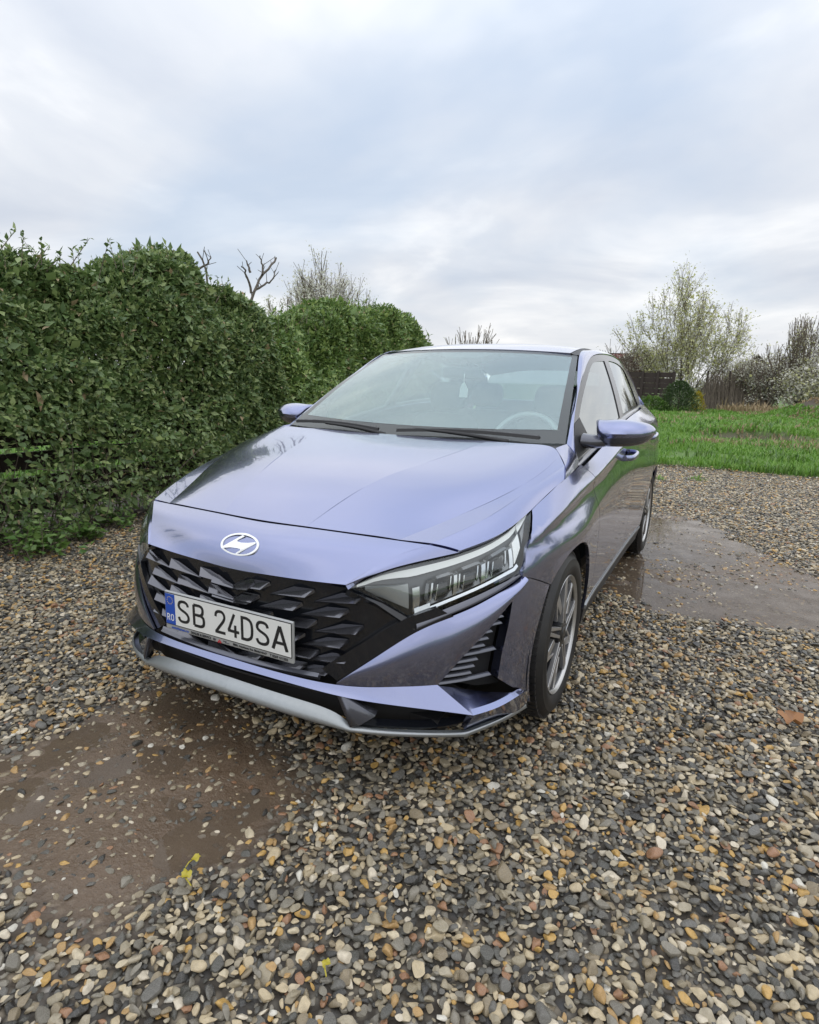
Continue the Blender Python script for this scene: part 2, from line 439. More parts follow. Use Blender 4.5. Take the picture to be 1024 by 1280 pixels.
def hgt(x, y, m=None, gm=None):
    m = mudmask(x, y) if m is None else m; gm = grassmask(x, y) if gm is None else gm
    z = -.016+.030*(fbm(x, y, .9, 3, 1)-.5)*np.clip(np.hypot(x-.2, y-1.2)/2.5-.55, 0, 1)
    z = z-m*.006+m*.026*(fbm(x, y, 8, 4, 2)-.5)+m*.022*(fbm(x, y, 2.2, 2, 9)-.5)
    z = z-.012*smooth01((m-.3)*2)*np.exp(-(((x-1.86)/.50)**2+((y-1.90)/.42)**2)**2)
    z = z+gm*(.05+.10*(fbm(x, y, .5, 4, 7)-.4))
    far = np.clip((y-16)/16, 0, 1); z = z+far*.35*fbm(x, y, .12, 3, 8)*gm
    mound = np.exp(-(((x-4.7)/1.5)**2+((y-26.5)/1.5)**2))*.72*(.7+.6*fbm(x, y, 1.2, 3, 12))
    z = z+mound
    bank = np.exp(-((x-2.1)/1.9)**2)*(.75+.5*fbm(x, y, 1.4, 3, 14)); z = z+bank*(.15*smooth01((y-15.0)/.5)*smooth01((22-y)/6)-.10*np.exp(-((y-14.6)/.6)**2))
    return z
ax = np.unique(np.concatenate([np.linspace(-400, -30, 16), np.linspace(-30, -4.6, 40), np.arange(-4.6, 6.2, .045), np.linspace(6.2, 30, 60), np.linspace(30, 400, 16)]))
ay = np.unique(np.concatenate([np.linspace(-400, -20, 14), np.linspace(-20, -2.6, 30), np.arange(-2.6, 9.2, .045), np.linspace(9.2, 45, 130), np.linspace(45, 500, 16)]))
GX, GY = np.meshgrid(ax, ay)
near = (np.abs(GX) < 5) & (GY > -3) & (GY < 6)
MM = np.zeros_like(GX); MM[near] = mudmask(GX[near], GY[near])
GM = grassmask(GX, GY); GZ = hgt(GX, GY, MM, GM)
nx_, ny_ = len(ax), len(ay); ii = np.arange(nx_*ny_).reshape(ny_, nx_)
Q = np.stack([ii[:-1, :-1], ii[:-1, 1:], ii[1:, 1:], ii[1:, :-1]], -1).reshape(-1, 4)
T = np.concatenate([Q[:, [0, 1, 2]], Q[:, [0, 2, 3]]])

b = NB('ground_soil')
co = b.coord('Object')
mud = b.attr('mud'); gra = b.attr('grass'); drt = b.attr('dirt')
pebv = b.n('ShaderNodeTexVoronoi'); pebv.inputs['Scale'].default_value = 32; b.l(co, pebv.inputs['Vector'])
pebc = b.ramp(b.n('ShaderNodeSeparateColor').outputs[0], [(0, (0.03, .03, .03)), (1, (.3, .3, .3))])
sepc = b.n('ShaderNodeSeparateColor'); b.l(pebv.outputs['Color'], sepc.inputs[0])
pebc = b.ramp(sepc.outputs[0], [(0.0, (.050, .052, .055)), (.35, (.115, .110, .10)), (.6, (.20, .175, .135)), (.82, (.30, .25, .18)), (1, (.42, .40, .36))])
pebd = b.mix(b.ramp(pebv.outputs['Distance'], [(.0, 0.0), (.62, 1.0)]), pebc, (.040, .032, .023))
n_m = b.noise(14, 6, .65, co); n_f = b.noise(90, 4, .6, co)
mudc = b.mix(n_m, (.088, .057, .034), (.175, .122, .080))
mudc = b.mix(b.ramp(n_f, [(.52, 0.0), (.70, 0.6)]), mudc, (.20, .155, .11))
mudc = b.mix(b.ramp(b.noise(160, 3, .6, co), [(.60, 0.0), (.70, 0.7)]), mudc, (.06, .045, .032))
grc = b.mix(b.noise(1.1, 6, .6, co), (.060, .125, .018), (.120, .215, .032))
grc = b.mix(b.ramp(b.noise(.35, 5, .6, co), [(.52, 0.0), (.66, .55)]), grc, (.17, .135, .065))
dirc = b.mix(b.noise(5, 6, .7, co), (.045, .032, .022), (.100, .074, .050))
c_ = b.mix(gra, pebd, grc); c_ = b.mix(mud, c_, mudc); c_ = b.mix(drt, c_, dirc)
rough = b.math('SUBTRACT', 0.75, b.math('MULTIPLY', mud, b.ramp(n_m, [(.35, .50), (.65, .22)])))
b.set(Base_Color=c_, Roughness=rough)
dry_ = b.math('SUBTRACT', 1.0, b.math('MULTIPLY', mud, 0.88))
hb = b.math('ADD', b.math('MULTIPLY', n_f, 0.45), b.math('MULTIPLY', b.math('MULTIPLY', pebv.outputs['Distance'], -1.2), dry_))
b.bump(hb, .55, .02)

ground = tris_mesh('gravel_ground', np.stack([GX, GY, GZ], -1).reshape(-1, 3), T, 'ground_soil', smooth=True)
tag(ground, kind='structure')
def vattr(o, name, vals):
    a = o.data.attributes.new(name, 'FLOAT', 'POINT'); a.data.foreach_set('value', np.ascontiguousarray(vals, np.float32).ravel())
vattr(ground, 'mud', MM); vattr(ground, 'grass', GM)
drtv = np.exp(-(((GX-4.7)/1.7)**2+((GY-26.5)/1.7)**2)*1.2)*1.3+np.exp(-(((GX-1.9)/1.5)**2+((GY-15.0)/.36)**2))*1.4
drtv = drtv+smooth01((-2.75-GX)/.35)*smooth01((GX+4.4)/.3)*(GY < 10)
vattr(ground, 'dirt', np.clip(drtv*(.55+.9*fbm(GX, GY, 2.2, 3, 15)), 0, 1))

# ---- standing water: thin muddy sheets cut by the uneven mud
b = NB('muddy_water')
ripple = b.noise(22, 3, .5)
b.set(Base_Color=(.155, .115, .080), Roughness=.03, IOR=1.33, Alpha=b.ramp(b.noise(5, 4, .6), [(.35, .36), (.65, .72)]), Specular_IOR_Level=.6)
b.bump(ripple, .05, .004)
for nm, poly, z in (('puddle', MUD1, -.0238), ('puddle', MUD2, -.0185)):
    P = A_ = np.array(dense(poly, .12)); cc = P.mean(0); P = cc+(P-cc)*1.06
    o = link_mesh(nm, [(x, y, z) for x, y in P], [tuple(range(len(P)))], 'muddy_water'); tag(o, kind='structure')

# ---- pebbles
b = NB('pebble_stone')
oi = b.n('ShaderNodeObjectInfo'); co = b.coord('Object'); rnd = oi.outputs['Random']
stops = [(.00, (.050, .049, .045)), (.08, (.145, .138, .120)), (.17, (.092, .090, .076)), (.25, (.255, .230, .180)), (.34, (.180, .163, .128)), (.43, (.36, .305, .205)),
         (.53, (.28, .225, .142)), (.62, (.58, .47, .295)), (.72, (.44, .38, .27)), (.785, (.50, .31, .12)), (.835, (.66, .56, .385)), (.885, (.60, .37, .11)), (.92, (.72, .63, .48)), (.955, (.36, .19, .10)), (.985, (.74, .70, .60))]
pc = b.ramp(rnd, stops, True)
cx = b.n('ShaderNodeVectorMath', operation='ADD'); b.l(co, cx.inputs[0]); b.l(oi.outputs['Location'], cx.inputs[1])
n1 = b.noise(1.6, 5, .65, cx.outputs[0]); n2 = b.noise(7, 4, .6, cx.outputs[0])
wv_ = b.n('ShaderNodeTexWave'); wv_.inputs['Scale'].default_value = .8; wv_.inputs['Distortion'].default_value = 6; wv_.inputs['Detail'].default_value = 3; b.l(cx.outputs[0], wv_.inputs['Vector'])
pc = b.mix(b.ramp(n1, [(.40, 0.0), (.72, .55)]), pc, b.mix(.5, pc, (.085, .070, .052)))
pc = b.mix(b.ramp(wv_.outputs['Fac'], [(.80, 0.0), (1.0, .12)]), pc, b.mix(.6, pc, (.5, .47, .42)))
pc = b.mix(b.math('MULTIPLY', n2, .35), pc, b.mix(.5, pc, (.03, .027, .023)))
b.set(Base_Color=pc, Roughness=b.ramp(n2, [(.35, .16), (.70, .44)]), Specular_IOR_Level=.5)
b.bump(n2, .25, .06)

def ico(n=2):
    import bmesh
    bm = bmesh.new(); bmesh.ops.create_icosphere(bm, subdivisions=n, radius=1.0)
    V = np.array([v.co[:] for v in bm.verts]); F = [tuple(v.index for v in f.verts) for f in bm.faces]; bm.free(); return V, F
def pebble_shape(k, n):
    r = np.random.default_rng(100+k); V, F = ico(n); W = V.copy()
    for _ in range(r.integers(7, 13)):                           # worn flats, as on river stones and split slate
        d = r.normal(size=3); d /= np.linalg.norm(d); lim = r.uniform(.34, .82); t = W @ d
        W = W-np.outer(np.maximum(t-lim, 0)*r.uniform(.75, .95), d)
    for _ in range(3):
        d = r.normal(size=3)*r.uniform(.8, 2.2); W = W*(1+.06*np.sin(V @ d+r.uniform(0, 6)))[:, None]
    W[:, 0] *= 1+.18*r.normal()*W[:, 1]; W[:, 0] /= np.abs(W[:, 0]).max(); W[:, 1] /= np.abs(W[:, 1]).max(); W[:, 2] /= np.abs(W[:, 2]).max()
    return W, F
NPS = 12
pmesh = []
for k_ in range(NPS):
    V, F = pebble_shape(k_, 3)
    me = bpy.data.meshes.new('pebble'); me.from_pydata(V.tolist(), [], F); me.materials.append(MATS['pebble_stone'])
    me.polygons.foreach_set('use_smooth', [True]*len(F)); me.set_sharp_from_angle(angle=math.radians(30)); pmesh.append(me)

def pebble_tile(L, seed, rs):
    """stones thrown on a periodic square, biggest first, barely overlapping"""
    r = np.random.default_rng(seed); cell = .03; n = int(L/cell); grid = {}; out_ = []
    for rad, tries in rs:
        for _ in range(tries):
            x, y = r.random(2)*L; q = rad*r.uniform(.86, 1.14); i, j = int(x/cell), int(y/cell); ok = True
            for di in (-2, -1, 0, 1, 2):
                for dj in (-2, -1, 0, 1, 2):
                    for (u, v, s) in grid.get(((i+di) % n, (j+dj) % n), ()):
                        dx = abs(x-u); dx = min(dx, L-dx); dy = abs(y-v); dy = min(dy, L-dy)
                        if dx*dx+dy*dy < ((s+q)*.72)**2: ok = False; break
                    if not ok: break
                if not ok: break
            if ok: grid.setdefault((i, j), []).append((x, y, q)); out_.append((x, y, q))
    return np.array(out_)
TL = 1.2
lay1 = pebble_tile(TL, 3, [(.0185, 90), (.0142, 650), (.0115, 2400), (.0090, 4600), (.0070, 5200), (.0052, 5200)])
lay2 = pebble_tile(TL, 4, [(.0185, 80), (.0142, 520), (.0112, 1000), (.0080, 900)])
pts = []
X0, X1, Y0, Y1 = -4.4, 6.4, -2.5, 8.75
# stones of the upper layer rest on what lies under them
lf2 = np.full(len(lay2), .004)
for k_ in range(len(lay2)):
    dx = np.abs(lay1[:, 0]-lay2[k_, 0]); dx = np.minimum(dx, TL-dx); dy = np.abs(lay1[:, 1]-lay2[k_, 1]); dy = np.minimum(dy, TL-dy)
    t_ = 1-(dx*dx+dy*dy)/(1.25*lay1[:, 2])**2; lf2[k_] = max(.004, (.80*lay1[:, 2]*np.sqrt(np.maximum(t_, 0))).max())
lays = np.concatenate([np.concatenate([lay1, np.zeros((len(lay1), 1))], 1), np.concatenate([lay2, lf2[:, None]], 1)])
for i in range(int((X1-X0)/TL)+1):
    for j in range(int((Y1-Y0)/TL)+1):
        q = lays.copy()
        for _ in range(rng.integers(4)): q[:, :2] = np.stack([q[:, 1], TL-q[:, 0]], 1)
        q[:, 0] += X0+i*TL; q[:, 1] += Y0+j*TL
        pts.append(q)
pts = np.concatenate(pts); n = len(pts)
px, py = pts[:, 0], pts[:, 1]
# drop what no view reaches: beyond the hedge, far out to the right
keep = (px > -3.6) & (px < 6.2)
pm = np.zeros(n); nr = (px < 4) & (px > -2) & (py < 5.2); pm[nr] = mudmask(px[nr], py[nr])
gm_ = grassmask(px, py); thin = fbm(px, py, 1.6, 3, 21)
u = rng.random(n)
keep &= ~((gm_ > .5) & (u > .10)) & (gm_ < .9)
keep &= u < np.where(pts[:, 3] > 0, 1-.94*smooth01(pm*1.5), 1-.50*smooth01((pm-.15)*1.1))
keep &= ~((pts[:, 3] > 0) & (u > .62+.55*thin))
keep &= ~((px < -2.7) & (u > np.clip(1-(-2.7-px)*1.5, .1, 1)))
pts = pts[keep]; pm = pm[keep]; n = len(pts); px, py = pts[:, 0], pts[:, 1]
d2 = np.hypot(px-EYE[0], py-EYE[1])
hz = hgt(px, py, pm, grassmask(px, py))
a_ = pts[:, 2]*1.12*np.exp(rng.normal(0, .08, n)); b2 = a_*rng.uniform(.55, .92, n); c2_ = a_*rng.uniform(.28, .58, n); a_ = a_*rng.uniform(1.0, 1.22, n)
scl = np.stack([a_, b2, c2_], 1)
pz = hz+c2_*.55+pts[:, 3]*(1-.6*pm)-pm*(.003+.55*c2_)+rng.normal(0, .0020, n)
rot = np.stack([rng.normal(0, .24, n), rng.normal(0, .24, n), rng.uniform(0, 6.283, n)], 1)
steep = rng.random(n) < .10; rot[steep, 0] += rng.normal(0, .7, steep.sum())
pid = rng.integers(0, NPS, n)
# the 300 that show largest: separate stones
v = np.stack([px, py, pz], 1)-EYE; dep = v @ fw; su = (v @ r2)/dep*759.75; sv2_ = -(v @ u2)/dep*759.75
vis = (np.abs(su) < 510) & (np.abs(sv2_) < 638) & (dep > .3) & (pm < .5)
score = np.where(vis, a_*b2/dep**2, -1)
big = np.argsort(-score)[:290]
protos = [None]*NPS
for q in big:
    o = bpy.data.objects.new('pebble', pmesh[pid[q]]); C.objects.link(o); o.parent = ground
    o.location = (px[q], py[q], pz[q]); o.rotation_euler = rot[q]; o.scale = scl[q]
    if protos[pid[q]] is None: protos[pid[q]] = o
rest = np.ones(n, bool); rest[big] = False
me = bpy.data.meshes.new('gravel'); k_ = int(rest.sum()); me.vertices.add(k_)
me.vertices.foreach_set('co', np.stack([px, py, pz], 1)[rest].astype(np.float32).ravel())
def pattr(name, typ, vals, key):
    at = me.attributes.new(name, typ, 'POINT'); at.data.foreach_set(key, vals)
pattr('rot', 'FLOAT_VECTOR', rot[rest].astype(np.float32).ravel(), 'vector')
pattr('scl', 'FLOAT_VECTOR', scl[rest].astype(np.float32).ravel(), 'vector')
pattr('pid', 'INT', pid[rest].astype(np.int32), 'value')
gravel = bpy.data.objects.new('gravel', me); C.objects.link(gravel); gravel.parent = ground; tag(gravel, kind='stuff')
def scatter(o, sources, prefix):
    ng = bpy.data.node_groups.new(prefix, 'GeometryNodeTree')
    ng.interface.new_socket('Geometry', in_out='INPUT', socket_type='NodeSocketGeometry'); ng.interface.new_socket('Geometry', in_out='OUTPUT', socket_type='NodeSocketGeometry')
    N = ng.nodes.new; L = ng.links.new
    gi, go = N('NodeGroupInput'), N('NodeGroupOutput'); jn = N('GeometryNodeGeometryToInstance')
    for s in reversed(sources):
        oi = N('GeometryNodeObjectInfo'); oi.inputs['Object'].default_value = s; oi.inputs['As Instance'].default_value = False; oi.transform_space = 'ORIGINAL'
        gti = N('GeometryNodeGeometryToInstance'); L(oi.outputs['Geometry'], gti.inputs[0]); L(gti.outputs[0], jn.inputs[0])
    jg = N('GeometryNodeJoinGeometry')
    for l in list(ng.links):
        if l.to_node == jn: f = l.from_socket; ng.links.remove(l); L(f, jg.inputs[0])
    ng.nodes.remove(jn)
    ip = N('GeometryNodeInstanceOnPoints'); L(gi.outputs[0], ip.inputs['Points']); L(jg.outputs[0], ip.inputs['Instance'])
    ip.inputs['Pick Instance'].default_value = True
    def na(name, typ):
        x = N('GeometryNodeInputNamedAttribute'); x.data_type = typ; x.inputs['Name'].default_value = name; return x.outputs[0]
    L(na('pid', 'INT'), ip.inputs['Instance Index'])
    e2r = N('FunctionNodeEulerToRotation'); L(na('rot', 'FLOAT_VECTOR'), e2r.inputs[0]); L(e2r.outputs[0], ip.inputs['Rotation'])
    L(na('scl', 'FLOAT_VECTOR'), ip.inputs['Scale']); L(ip.outputs[0], go.inputs[0])
    md = o.modifiers.new('scatter', 'NODES'); md.node_group = ng
scatter(gravel, protos, 'gravel_scatter')
print('pebbles', n)
# ================================================================== the car
car = empty('parked_car')
tag(car, 'periwinkle blue five-door hatchback parked on wet gravel, driver side door mirror towards the grass', 'car')
A = np.array
# ---- bonnet
c0 = [(0, -.667, .770), (0, -.40, .872), (0, -.10, .936), (0, .275, .984)]
c1 = [(.176, -.660, .771), (.237, -.40, .869), (.322, -.12, .926), (.425, .28, .986)]
c2 = [(.36, -.633, .767), (.42, -.40, .849), (.53, -.10, .912), (.60, .284, .985)]
cB = [(.485, -.613, .762), (.582, -.40, .807), (.700, -.10, .879), (.742, .236, .953)]
c2b = [tuple(np.array(a)*.45+np.array(b)*.55+np.array((0, 0, dz))) for a, b, dz in zip(c2, cB, (.001, .004, .006, .008))]
c2b[3] = (.697, .283, .979)
c3 = [(.583, -.597, .762), (.664, -.40, .803), (.729, -.10, .869), (.780, .165, .923)]
c4 = [(.657, -.551, .740), (.728, -.40, .769), (.775, -.095, .839), (.803, .075, .885)]
m = lambda c: [(-x, y, z) for x, y, z in c]
cols = lambda *cs: [[c[i] for c in cs] for i in range(4)]
c2m = [tuple((A(a)+A(b))/2+A((0, 0, dz))) for a, b, dz in zip(c3, c4, (.002, .004, .006, .005))]
hl = join(patch(cols(c1, c2, c2b, cB), 40, 30), patch(cols(cB, c3), 40, 8), patch(cols(c3, c2m, c4), 40, 12))
hood = panel('hood', join(patch(cols(m(c1), c0, c1), 40, 30), hl, mirror(hl)), 'paint', car, thick=.014, ref=(0, 0, 0.3))

# ---- nose panel under the bonnet line
n0 = [(0, -.672, .765), (0, -.741, .737), (0, -.783, .692), (0, -.800, .638)]
nA = [(.15, -.667, .767), (.14, -.736, .738), (.13, -.778, .694), (.12, -.797, .641)]
nB = [(.36, -.638, .763), (.33, -.704, .738), (.29, -.755, .696), (.26, -.790, .646)]
nC = [(.581, -.603, .757), (.513, -.667, .733), (.458, -.722, .6985), (.402, -.780, .654)]
nD = [(.655, -.557, .735), (.594, -.619, .722), (.505, -.702, .698), (.406, -.781, .6525)]
nM = [tuple((A(a)+A(b))/2+A((.001, -.003, .002))) for a, b in zip(nC, nD)]
side = patch(cols(nC, nM, nD), 24, 8)
front = patch(cols(m(nC), m(nB), m(nA), n0, nA, nB, nC), 24, 70)
nose = panel('nose_panel', join(front, side, mirror(side)), 'paint', car, thick=.016)

# ---- the plan outline of the nose, used by everything on the bumper
PLAN = A([(-.2, -.828), (0, -.838), (.2, -.828), (.43, -.785), (.59, -.70), (.70, -.60), (.785, -.48), (.83, -.37), (.858, -.2), (.872, 0), (.876, .3)])
PD = csp(PLAN, 1200)
PT = np.gradient(PD, axis=0); PT /= np.linalg.norm(PT, axis=1)[:, None]
PNn = np.stack([-PT[:, 1], PT[:, 0]], 1)
PS = np.r_[0, np.cumsum(np.linalg.norm(np.diff(PD, axis=0), axis=1))]
PS -= np.interp(0, PD[:400, 0], PS[:400])
def sz(p):
    """3-D point -> (arc length round the nose, height)"""
    i = np.argmin(np.hypot(PD[:, 0]-p[0], PD[:, 1]-p[1])); return (PS[i], p[2])
def wrap(P, ins):
    """(s,z) with an inset -> 3-D; s < 0 is the other half of the car"""
    s = np.abs(P[:, 0]); g = np.where(P[:, 0] < 0, -1.0, 1.0)
    x = np.interp(s, PS, PD[:, 0])+np.interp(s, PS, PNn[:, 0])*ins; y = np.interp(s, PS, PD[:, 1])+np.interp(s, PS, PNn[:, 1])*ins
    return np.stack([x*g, y, P[:, 1]], 1)
E1 = A([(.382, -.799, .3515), (.429, -.785, .390), (.495, -.7514, .444), (.5876, -.6868, .5163), (.6566, -.6228, .5517), (.7097, -.5568, .5741), (.7621, -.4757, .6042), (.790, -.4154, .6253), (.799, -.385, .640)])
BL = A([(.382, -.8007, .347), (.5321, -.7381, .351), (.6459, -.6549, .350), (.7024, -.5972, .4321), (.7541, -.5297, .5051), (.7963, -.4588, .5771), (.806, -.425, .600), (.812, -.385, .628)])
E1s, BLs = A([sz(p) for p in E1]), A([sz(p) for p in BL])
E1d = csp(E1s, 60); BLd = np.concatenate([csp(BLs[:3], 20), csp(BLs[2:], 40)[1:]])
def blade_ins(P):
    zt = np.interp(P[:, 0], E1d[:, 0], E1d[:, 1]); zl = np.interp(P[:, 0], BLd[:, 0], BLd[:, 1])
    h = np.maximum(zt-zl, 1e-3); q = np.clip((P[:, 1]-zl)/h, 0, 1)
    top = np.interp(P[:, 0], E1s[:, 0], [.0, .0, .006, .012, .016, .02, .022, .022, .022])
    bulge = np.interp(h, [0, .06, .16], [0, .006, .014])
    return top*q**2.5-bulge*(1-(2*q-1)**2)*(0.35+0.65*q)
blade_out = np.concatenate([E1d, BLd[::-1][:-1]])
sb_ = np.unique(np.r_[np.linspace(E1s[0, 0]+.002, BLs[2, 0], 26), np.linspace(BLs[2, 0], BLs[-1, 0]-.001, 34)])
zt_b = csp(E1s[:, 1:], sb_, E1s[:, 0])[:, 0]; zl_b = np.where(sb_ <= BLs[2, 0], csp(BLs[:3, 1:], np.minimum(sb_, BLs[2, 0]), BLs[:3, 0])[:, 0], csp(BLs[2:, 1:], np.maximum(sb_, BLs[2, 0]), BLs[2:, 0])[:, 0])
zl_b = np.minimum(zl_b, zt_b-.004); top_i = csp(A([.0, .0, .006, .012, .016, .02, .022, .022, .022])[:, None], sb_, E1s[:, 0])[:, 0]; hb_ = np.clip((zt_b-zl_b)/.16, 0, 1)
Gb = []
for q in np.linspace(0, 1, 14):
    ins = top_i*q**2.5-.014*hb_*(1-(2*q-1)**2)*(.35+.65*q); Gb.append(wrap(np.stack([sb_, zl_b*(1-q)+zt_b*q], 1), ins))
both('bumper_blade', grid_faces(A(Gb)), 'paint', car, thick=.02)

# ---- flank of the bumper behind the side vent
def arch(cy, cz, ry, rz, a0, a1, n=24):
    t = np.radians(np.linspace(a0, a1, n)); return np.stack([cy+ry*np.cos(t), cz+rz*np.sin(t)], 1)
FW, RW = .012, 2.605
def side_ins(P): return .020*np.clip((P[:, 1]-.45)/.2, 0, 2)**2
s_of_y = lambda y: np.interp(y, PD[:, 1], PS)
fl = [sz(p) for p in A([(.8022, -.4469, .5848), (.7931, -.4651, .5005), (.7835, -.4826, .4178), (.7771, -.4936, .333), (.800, -.44, .290), (.829, -.375, .243)])]
ar = arch(.03, .305, .375, .352, 200, 131.4, 16)
fl += [(s_of_y(y), z) for y, z in [(-.352, .236)]]+[(s_of_y(y), z) for y, z in ar]
fl += [(s_of_y(y), z-.0035) for y, z in ((-.29, .603), (-.35, .627), (-.398, .641))]
(fv, fN) = trim(lambda P: wrap(P, side_ins(P)), fl, .022)
both('bumper_flank', fv, 'paint', car, thick=.035, N=fN)
# folded corner below the vent and the skirt under it
TA, TB, TT = A((.6465, -.6545, .3475)), A((.842, -.425, .2685)), A((.755, -.632, .2705))
mid = A((.744, -.497, .279))
facet = join(loft([[TA, mid, TB], [TA*.5+TT*.5, (mid+TT)/2+A((.004, -.004, 0)), TB*.5+TT*.5], [TT-A((.02, .016, -.006)), TT, TT+A((.008, .022, -.001))]], 9, 7))
facet = (np.array([TA, mid, TB, TT, (TA+mid+TT)/3, (mid+TB+TT)/3]), [(0, 4, 1), (1, 4, 3), (0, 3, 4), (1, 5, 2), (2, 5, 3), (1, 3, 5)])
both('bumper_corner', facet, 'paint', car, thick=.012)
LB = A([(0, -.860, .246), (.152, -.853, .2395), (.279, -.839, .2310), (.434, -.8046, .2110), (.547, -.7585, .207), (.687, -.657, .1914), (.727, -.6146, .182), (.802, -.4801, .187), (.8361, -.345, .1755)])
skirt = loft([[TT, (TT+TB)/2+A((.010, -.008, 0)), TB, A((.842, -.350, .236))], [LB[6]+A((-.006, .006, .016)), LB[7]+A((-.006, .004, .012)), (LB[7]+LB[8])/2+A((.004, -.004, .012)), LB[8]+A((-.002, .002, .012))]], 14, 4)
both('bumper_skirt', skirt, 'paint', car, thick=.02)

# ---- painted strip across the nose below the plate
S1 = A([(0, -.838, .3545), (.139, -.833, .351), (.382, -.8007, .3465), (.5321, -.7381, .3505), (.6459, -.6549, .3495)])
S2 = A([(0, -.852, .336), (.148, -.8446, .3345), (.393, -.8148, .3225), (.5451, -.7595, .3078), (.6900, -.6760, .2850), (.755, -.632, .2705)])
def sym_curve(c): return np.concatenate([A(c)[:0:-1]*[-1, 1, 1], A(c)])
st = loft([csp(S1, 40), csp(S2, 40)], 40, 5)
stw = join(st, mirror(st))
strip = panel('bumper_strip', stw, 'paint', car, thick=.014)

# ---- grille
gr_ins = .036
gout = []
top_edge = A([(0, .637), (.12, .640), (.26, .645), (.36, .650), (.405, .653)])
s_of_x = lambda x: np.interp(x, PD[:900, 0], PS[:900])
gout = [(s_of_x(x), z) for x, z in top_edge]+[(s_of_x(.46), .632), (s_of_x(.585), .548), (s_of_x(.592), .518)]
gout += [tuple(p-[0, .004]) for p in E1d[::-1] if p[0] < s_of_x(.585)]+[(s_of_x(x), z) for x, z in ((.25, .352), (.1, .356), (0, .357))]
gout = [(a, b) for a, b in gout]
gfull = gout+[(-a, b) for a, b in gout[-2:0:-1]]
(gv, gN) = trim(lambda P: wrap(P, np.full(len(P), gr_ins)), gfull, .03)
grille = panel('grille', gv, 'black_gloss', car, thick=.01, N=gN)
def gp(x, z, ins):
    s = s_of_x(abs(x))*(1 if x >= 0 else -1); return wrap(A([(s, z)]), A([ins]))[0]
def jewel(sgn, x0, z0, w):
    O, I, U, L = (x0, z0), (x0-w*1.02, z0-.037), (x0-w*.40, z0+.0045), (x0-w*.13, z0-.0215)
    q = lambda p, i: gp(sgn*p[0], p[1], i)
    P = [q(O, gr_ins-.004), q(U, gr_ins-.017), q(I, gr_ins-.004), q(L, gr_ins-.027),
         q((O[0]+.002, O[1]-.012), gr_ins), q((L[0]-.004, L[1]-.013), gr_ins), q((I[0]-.002, I[1]-.007), gr_ins)]
    F = [(0, 1, 2), (0, 2, 3), (0, 3, 4), (3, 5, 4), (3, 6, 5), (3, 2, 6)]
    return orient((A(P), F), A((0, 0, .5)))
jw = .152
for r in range(6):
    zr = .622-.0475*r
    for kx in range(4):
        x0 = .455-.155*kx-(.045 if r % 2 else 0)+(.004*r if kx else 0)
        if x0 < .10: continue
        # stay inside the opening
        lim = np.interp(zr-.02, [.36, .40, .44, .50, .53, .56, .60, .65], [.37, .42, .47, .545, .57, .55, .50, .44])
        if x0 > lim: x0 = lim-.012
        for sgn in (1, -1):
            V, F = jewel(sgn, x0, zr, min(jw, x0+.02 if x0 < jw else jw))
            solid('grille_jewel', (V, F), 'jewel_black', grille)
# centre jewels hidden mostly behind the plate
for z in (.612, .565):
    for sgn in (1, -1): solid('grille_jewel', jewel(sgn, .085, z, .10), 'jewel_black', grille)
# polished frame along the lower edge of the opening
e1 = A([wrap(A([(p[0], p[1]-.0)]), A([.012]))[0] for p in E1d[:34]]); e2 = A([wrap(A([(p[0]-.052, p[1]+.030)]), A([.016]))[0] for p in E1d[:34]])
fr = loft([e1, e2], 30, 3)
both('grille_frame', fr, 'black_gloss', car, thick=.018)
# plinth under the plate
pl = loft([[wrap(A([(s, .372)]), A([.004]))[0] for s in np.linspace(-.33, .33, 24)], [wrap(A([(s, .364)]), A([-.006]))[0] for s in np.linspace(-.33, .33, 24)]], 24, 3)
panel('plate_plinth', pl, 'trim_grey', car, thick=.02)

# ---- emblem: ellipse ring with the slanted H
def on_nose(u, v, lift):
    """u across, v up along the slope of the nose, about the emblem's centre"""
    z = .7085+v*.60; y = np.interp(z, [.638, .692, .737, .765], [-.800, -.783, -.741, -.672]); return (u, y+.10*u*u-lift*.85, z+lift*.5)
ea, eb, et = .075, .050, .0078
ring = []
n = 64
for t in np.linspace(0, 2*np.pi, n, endpoint=False):
    for (k, lf) in ((1, .001), (1, .006), (0, .006), (0, .001)):
        a_, b_ = (ea, eb) if k else (ea-et, eb-et*.95); ring.append(on_nose(a_*math.cos(t), b_*math.sin(t), lf))
RF = [(i*4+j, i*4+(j+1) % 4, ((i+1) % n)*4+(j+1) % 4, ((i+1) % n)*4+j) for i in range(n) for j in range(4)]
emb = solid('emblem', (A(ring), RF), 'emblem_white', car)
HP = [(-.0600, -.0275), (-.030, -.0185), (-.004, -.0165), (.012, -.0175), (.014, -.022), (-.002, -.043), (.006, -.0425), (.058, .015), (.0560, .0215), (.030, .013), (.004, .009), (-.014, .0105), (-.016, .016), (.004, .038), (-.006, .041), (-.058, -.018)]
nh = len(HP); hv = [on_nose(x, y, .0062) for x, y in HP]+[on_nose(x, y, .001) for x, y in HP]
tri = delaunay_2d_cdt([Vector(p) for p in HP], [(i, (i+1) % nh) for i in range(nh)], [], 1, 1e-6)[2]
hf = [tuple(t) for t in tri]+[(i, (i+1) % nh, nh+(i+1) % nh, nh+i) for i in range(nh)]
solid('emblem_letter', orient((A(hv), hf), A((0, 0, .6))), 'emblem_white', emb)

